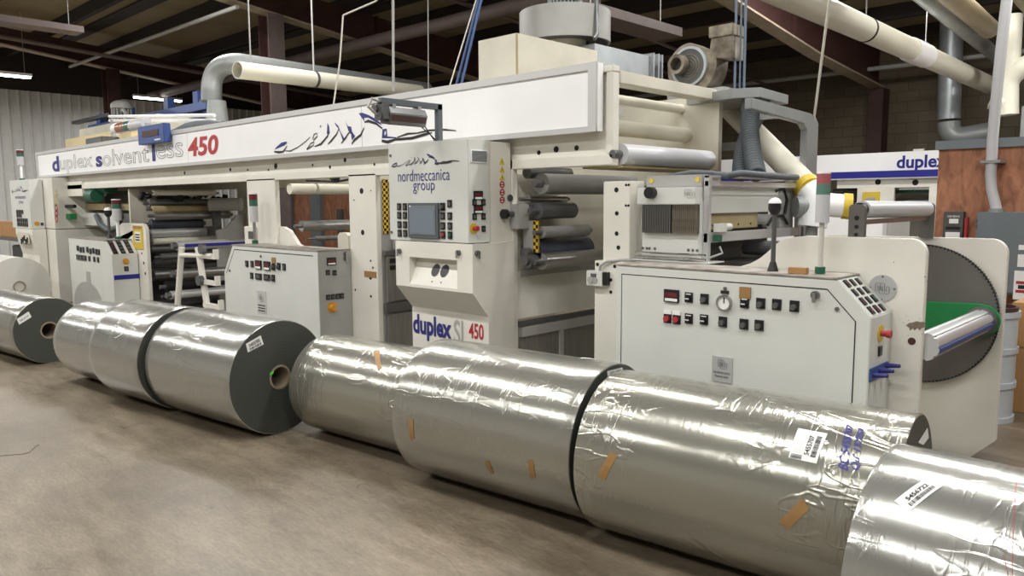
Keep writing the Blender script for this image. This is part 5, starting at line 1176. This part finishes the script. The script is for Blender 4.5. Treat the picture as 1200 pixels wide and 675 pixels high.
# fluorescent fixtures in view
for (x, y, z, lb) in ((-19.5, 4.5, 4.36, 'lit strip light near the left edge above the ribbed wall'), (-21.2, 8.5, 4.36, 'lit strip light hanging behind the column above the fascia number')):
    t = thing('strip_light', lb, 'ceiling light', (x, y, z))
    MB().box(x - .08, x + .08, y - .62, y + .62, z, z + .06).build('housing', 'white', t); MB().box(x - .07, x + .07, y - .6, y + .6, z - .035, z).build('tube_cover', 'lampglow', t)
    for dy in (-.5, .5): MB().cyl((x, y + dy, z + .06), (x, y + dy, ceil_z(y + dy) - .01), .006, 6).build('hanger', 'grey', t)
for px, py, Y_, lb in ((28, 31, 3.4, 'unlit boxy fixture under the roof at the upper left corner'), (735, 33, 6.6, 'unlit flat fixture under the roof right of the drum blower')):
    q = P(px, py, Y=Y_); t = thing('strip_light', lb, 'ceiling light', q)
    MB().box(q.x - .18, q.x + .18, q.y - .75, q.y + .75, q.z, q.z + .09).build('housing', 'colfl', t)
    for dy in (-.6, .6): MB().cyl((q.x, q.y + dy, q.z + .09), (q.x, q.y + dy, max(q.z + .12, ceil_z(q.y + dy) - .01)), .006, 6).build('hanger', 'grey', t)

# ------------------------------------------------------------------ second machine behind
m2 = thing('laminating_machine', 'second cream machine far behind with a blue striped white fascia', 'machine', (-6, 14.5, 0))
fz = MB().box(-10.5, -1.2, 14.0, 14.08, 1.95, 2.395).build('fascia_sign', 'white', m2, bevel=.004)
MB().box(-10.5, -1.2, 13.99, 14.0, 1.97, 2.085).build('blue_stripe', 'blue', fz)
lettering('duplex', 'blue', fz, front(P(1050.5, 200, Y=14).x, 14.0, 2.055, .006), P(1110, 200, Y=14).x - P(1050.5, 200, Y=14).x, .275, thick=.028)
for x in (-6.6, -4.1): MB().box(x - .08, x + .08, 14.0, 14.06, 2.395, 2.43).build('lifting_lug', 'cream', m2)
MB().box(-5.45, -1.5, 14.1, 14.16, 1.80, 1.98).build('lintel_beam', 'cream', m2); MB().box(P(1004, 240, Y=14.1).x, P(1047, 240, Y=14.1).x, 14.1, 14.16, 0, 1.80).build('frame_upright', 'cream', m2); MB().box(P(1088, 240, Y=14.1).x, -2.6, 14.1, 14.16, 0, 1.80).build('frame_upright', 'cream', m2)
holes(m2, [(-4.75, 1.9, .05), (-4.15, 1.88, .05), (-3.65, 1.90, .06), (-5.3, 1.72, .05)], 14.1)
ya, yb = P(1011, 225, Y=14.06), P(1030, 237, Y=14.06)
tg = MB().box(ya.x, yb.x, 14.06, 14.1, yb.z, ya.z).build('yellow_sign', 'yellow', m2); MB().box(ya.x + .06, yb.x - .06, 14.05, 14.06, yb.z + .02, yb.z + .08).build('print', 'grey', tg)
MB().box(-4.65, -3.05, 14.9, 15.0, .9, 1.80).build('inner_panel', 'clear', m2); MB().box(-4.65, -3.05, 14.4, 14.5, 1.70, 1.76).build('roller_beam', 'greend', m2)
MB().cyl((-4.6, 14.4, 1.55), (-3.1, 14.4, 1.55), .07, 16).build('roller', 'steel', m2)
la, lb_ = P(976, 221, Y=14.3), P(1004, 239, Y=14.3)
MB().box(la.x, lb_.x, 14.3, 14.4, lb_.z, la.z).build('dark_louver', 'black', m2); MB().box(-6.9, -5.45, 14.2, 14.5, 1.95, 1.98).build('under_rail', 'cream_old', m2)
for k in range(6): MB().box(la.x + .02, lb_.x - .02, 14.28, 14.3, lb_.z + .02 + k * .04, lb_.z + .03 + k * .04).build('louver_blade', 'greyd', m2)
wb = thing('white_cabin', 'white flat panelled cabin in front of the second machine', 'cabin', (-5, 12.5, 0))
MB().box(-6.1, -4.05, 12.5, 13.6, 0, 1.42).build('panels', 'white', wb, bevel=.005); MB().box(-6.12, -4.03, 12.48, 13.62, 1.42, 1.47).build('top_rail', 'edge', wb); MB().box(-4.1, -4.04, 12.47, 12.5, 0, 1.42).build('corner_post', 'edge', wb)

# ------------------------------------------------------------------ plywood partition and its electrics (right)
yp = 9.5
pw = struct(MB().box(-2.57, 1.2, yp, yp + .1, 0, 2.14).build('partition', 'ply')); tp = MB().box(-2.60, 1.25, yp - .04, yp + .14, 2.14, 2.235).build('trim', 'gpanel', pw)
tag(MB().box(-2.2, .6, 11.5, 13.0, 2.30, 2.75).box(-2.2, .6, 11.5, 13.0, 0, 2.3).build('grey_unit', 'duct', bevel=.01), 'grey cabinet top showing above the plywood partition', 'machine unit')
tag(MB().box(-2.1, .5, 11.2, 11.45, 0, 2.48).build('machine_hood', 'cream', bevel=.01), 'cream hood showing above the plywood partition', 'hood')
bm_ = thing('motor', 'dark blue grey motor peeking above the grey cabinet at the right edge', 'motor', (-1.9, 12.2, 2.75)); MB().cyl((-1.95, 12.2, 2.75), (-1.95, 12.2, 3.02), .2, 24).build('body', 'gpanel', bm_, smooth=True); MB().dome((-1.95, 12.2, 3.02), .2, 20, .5).build('cowl', 'gpanel', bm_, smooth=True)
ds = thing('disconnect_switch', 'small grey disconnect box with red handle on the plywood partition', 'switch box', (-2.35, yp - .08, 1.0))
MB().box(-2.46, -2.265, yp - .11, yp, .95, 1.462).build('case', 'greyd', ds, bevel=.004); MB().box(-2.255, -2.225, yp - .10, yp - .03, 1.12, 1.40).build('handle', 'redk', ds, bevel=.004)
MB().box(-2.43, -2.29, yp - .116, yp - .11, 1.0, 1.24).build('label_sheet', 'paper', ds); MB().box(-2.40, -2.31, yp - .116, yp - .11, 1.335, 1.385).build('label_sheet', 'paper', ds); MB().box(-2.43, -2.29, yp - .118, yp - .11, 1.27, 1.30).build('latch', 'black', ds)
lettering('SIEMENS', 'paper', ds, front(-2.42, yp - .11, 1.40), .12, .022)
eb = thing('electrical_enclosure', 'large blue grey electrical enclosure on the plywood with paper notices', 'electrical box', (-1.4, yp - .2, .55))
MB().box(-2.09, -.4, yp - .32, yp - .004, .62, 1.46).build('case', 'gpanel', eb, bevel=.006); MB().box(-2.075, -.42, yp - .335, yp - .32, .64, 1.44).build('door', 'gpanel', eb, bevel=.004)
for z in (1.36, 1.30, .8): MB().box(-2.1, -2.085, yp - .33, yp - .28, z, z + .03).build('hinge', 'dsteel', eb)
ye = yp - .335
for (x0, z1, x1, z0) in ((1194, 287, 1200, 293), (1193, 298, 1200, 313), (1189, 317, 1206, 352)):
    a = P(x0, z1, Y=ye); b = P(x1, z0, Y=ye); s_ = MB().box(a.x, b.x + .12, ye - .004, ye, b.z, a.z).build('notice', 'paper', eb)
    if z1 > 310:
        for k in range(2): MB().box(a.x + .02, b.x + .10, ye - .006, ye - .004, b.z + .07 + k * .09, b.z + .10 + k * .09).build('print', 'redk', s_)
        MB().box(a.x + .04, a.x + .10, ye - .006, ye - .004, b.z + .11, b.z + .15).build('print', 'ink', s_)
ck = [P(x, y, Y=yp - .2) for x, y in ((1168, 247), (1166, 238), (1162, 222), (1161, 205), (1162, 190), (1163, 165), (1167, 120), (1173, 60), (1180, 0))]
cg = thing('white_conduit', 'pale bent conduit rising from the blue grey electrical enclosure', 'conduit', ck[0])
MB().tube(ck + [ck[-1] + (ck[-1] - ck[-2]) * .4], .052, 14).build('conduit', 'film_roller', cg, smooth=True); MB().box(ck[4].x - .09, ck[4].x + .09, yp - .26, yp, ck[4].z - .01, ck[4].z + .02).build('clamp', 'duct', cg)
MB().cyl((ck[0].x, ck[0].y, 1.46), (ck[0].x, ck[0].y, 1.50), .075, 16).build('hub', 'duct', cg)
# drum and cardboard behind the disc stand
dr = thing('steel_drum', 'pale blue drum with ribs standing behind the toothed disc stand', 'drum', (-1.27, 6.6, 0))
DX, DY = P(1147, 450, Y=6.4).x, 6.4
MB().cyl((DX, DY, 0), (DX, DY, .80), .22, 40).build('shell', 'drum', dr, smooth=True)
for z in (.02, .27, .52, .78): MB().cyl((DX, DY, z - .02), (DX, DY, z + .02), .232, 40).build('rib', 'drum', dr, smooth=True)
MB().cyl((DX, DY, .80), (DX, DY, .83), .215, 40, hollow=.2).build('rim', 'rust', dr)
cd_ = thing('cardboard_box', 'large brown cardboard box on the floor below the electrical enclosure', 'box', (-.6, 7.2, 0))
MB().box(DX + .12, -.1, 6.7, 7.6, 0, .83).build('box', 'card', cd_, bevel=.005); MB().box(DX + .15, -.13, 6.695, 6.7, .50, .51).build('crease', 'tape', cd_)

# ------------------------------------------------------------------ plywood and steel seen through the middle bay
p2 = struct(MB().box(-19, -13.6, 9.5, 9.6, 0, 1.95).build('partition', 'ply'))
for i, x in enumerate((-16.45, -15.2)): MB().box(x - .2, x + .2, 9.42, 9.5, 0, 1.95).build('steel_strip', 'gpanel', p2)
MB().box(-18.0, -17.4, 9.4, 9.5, 0, 1.95).build('dark_post', 'rust', p2); MB().box(-14.4, -14.2, 9.45, 9.5, 0, 1.45).build('dark_gap', 'greyd', p2)
# boxes and clutter at the far left
cl = thing('cardboard_box', 'brown cardboard box on a dark bench at the far left edge', 'box', (-19.2, 4.6, .8)); MB().box(-20.4, -17.6, 4.5, 5.4, .88, 1.22).build('box', 'card', cl, bevel=.01); MB().box(-18.9, -18.6, 4.49, 4.5, 1.02, 1.12).build('label_sheet', 'paper', cl)
bn = thing('work_bench', 'dark cluttered bench under the cardboard box at the left edge', 'bench', (-19, 5, 0)); MB().box(-21, -17.4, 4.4, 5.6, .82, .88).build('top', 'greyd', bn)
for x in (-20.9, -17.6):
    for y in (4.5, 5.5): MB().box(x, x + .1, y - .05, y + .05, 0, .82).build('leg', 'greyd', bn)
MB().box(-20.8, -17.6, 4.6, 5.4, .3, .36).build('shelf', 'dsteel', bn)
bk = thing('bin', 'black bin under the far left bench', 'bin', (-19.5, 5, .36)); MB().box(-19.9, -18.2, 4.6, 5.2, .362, .7).build('body', 'black', bk, bevel=.02)
sg = thing('rack_panel', 'black barred rack against the ribbed wall at the left edge', 'rack', (-21, 5, 0)); 
for x in (-21.6, -20.9, -20.3): MB().box(x, x + .08, 5.9, 5.98, 0, 2.0).build('upright', 'black', sg)
for z in (1.3, 1.95): MB().box(-21.6, -20.2, 5.9, 5.98, z, z + .06).build('rail', 'black', sg)
# floor marks
mk = tag(MB().tube([P(x, y, Z=.0015) for x, y in ((0, 534.5), (6, 533.4), (11, 533.6), (18, 532.4), (24, 532.6), (31, 531), (35, 530), (37, 527.5), (40, 525.2), (42, 522.6), (46, 521))], .0022, 5).build('floor_crack', 'greyd'), 'thin dark crack in the concrete near the left edge', 'crack')
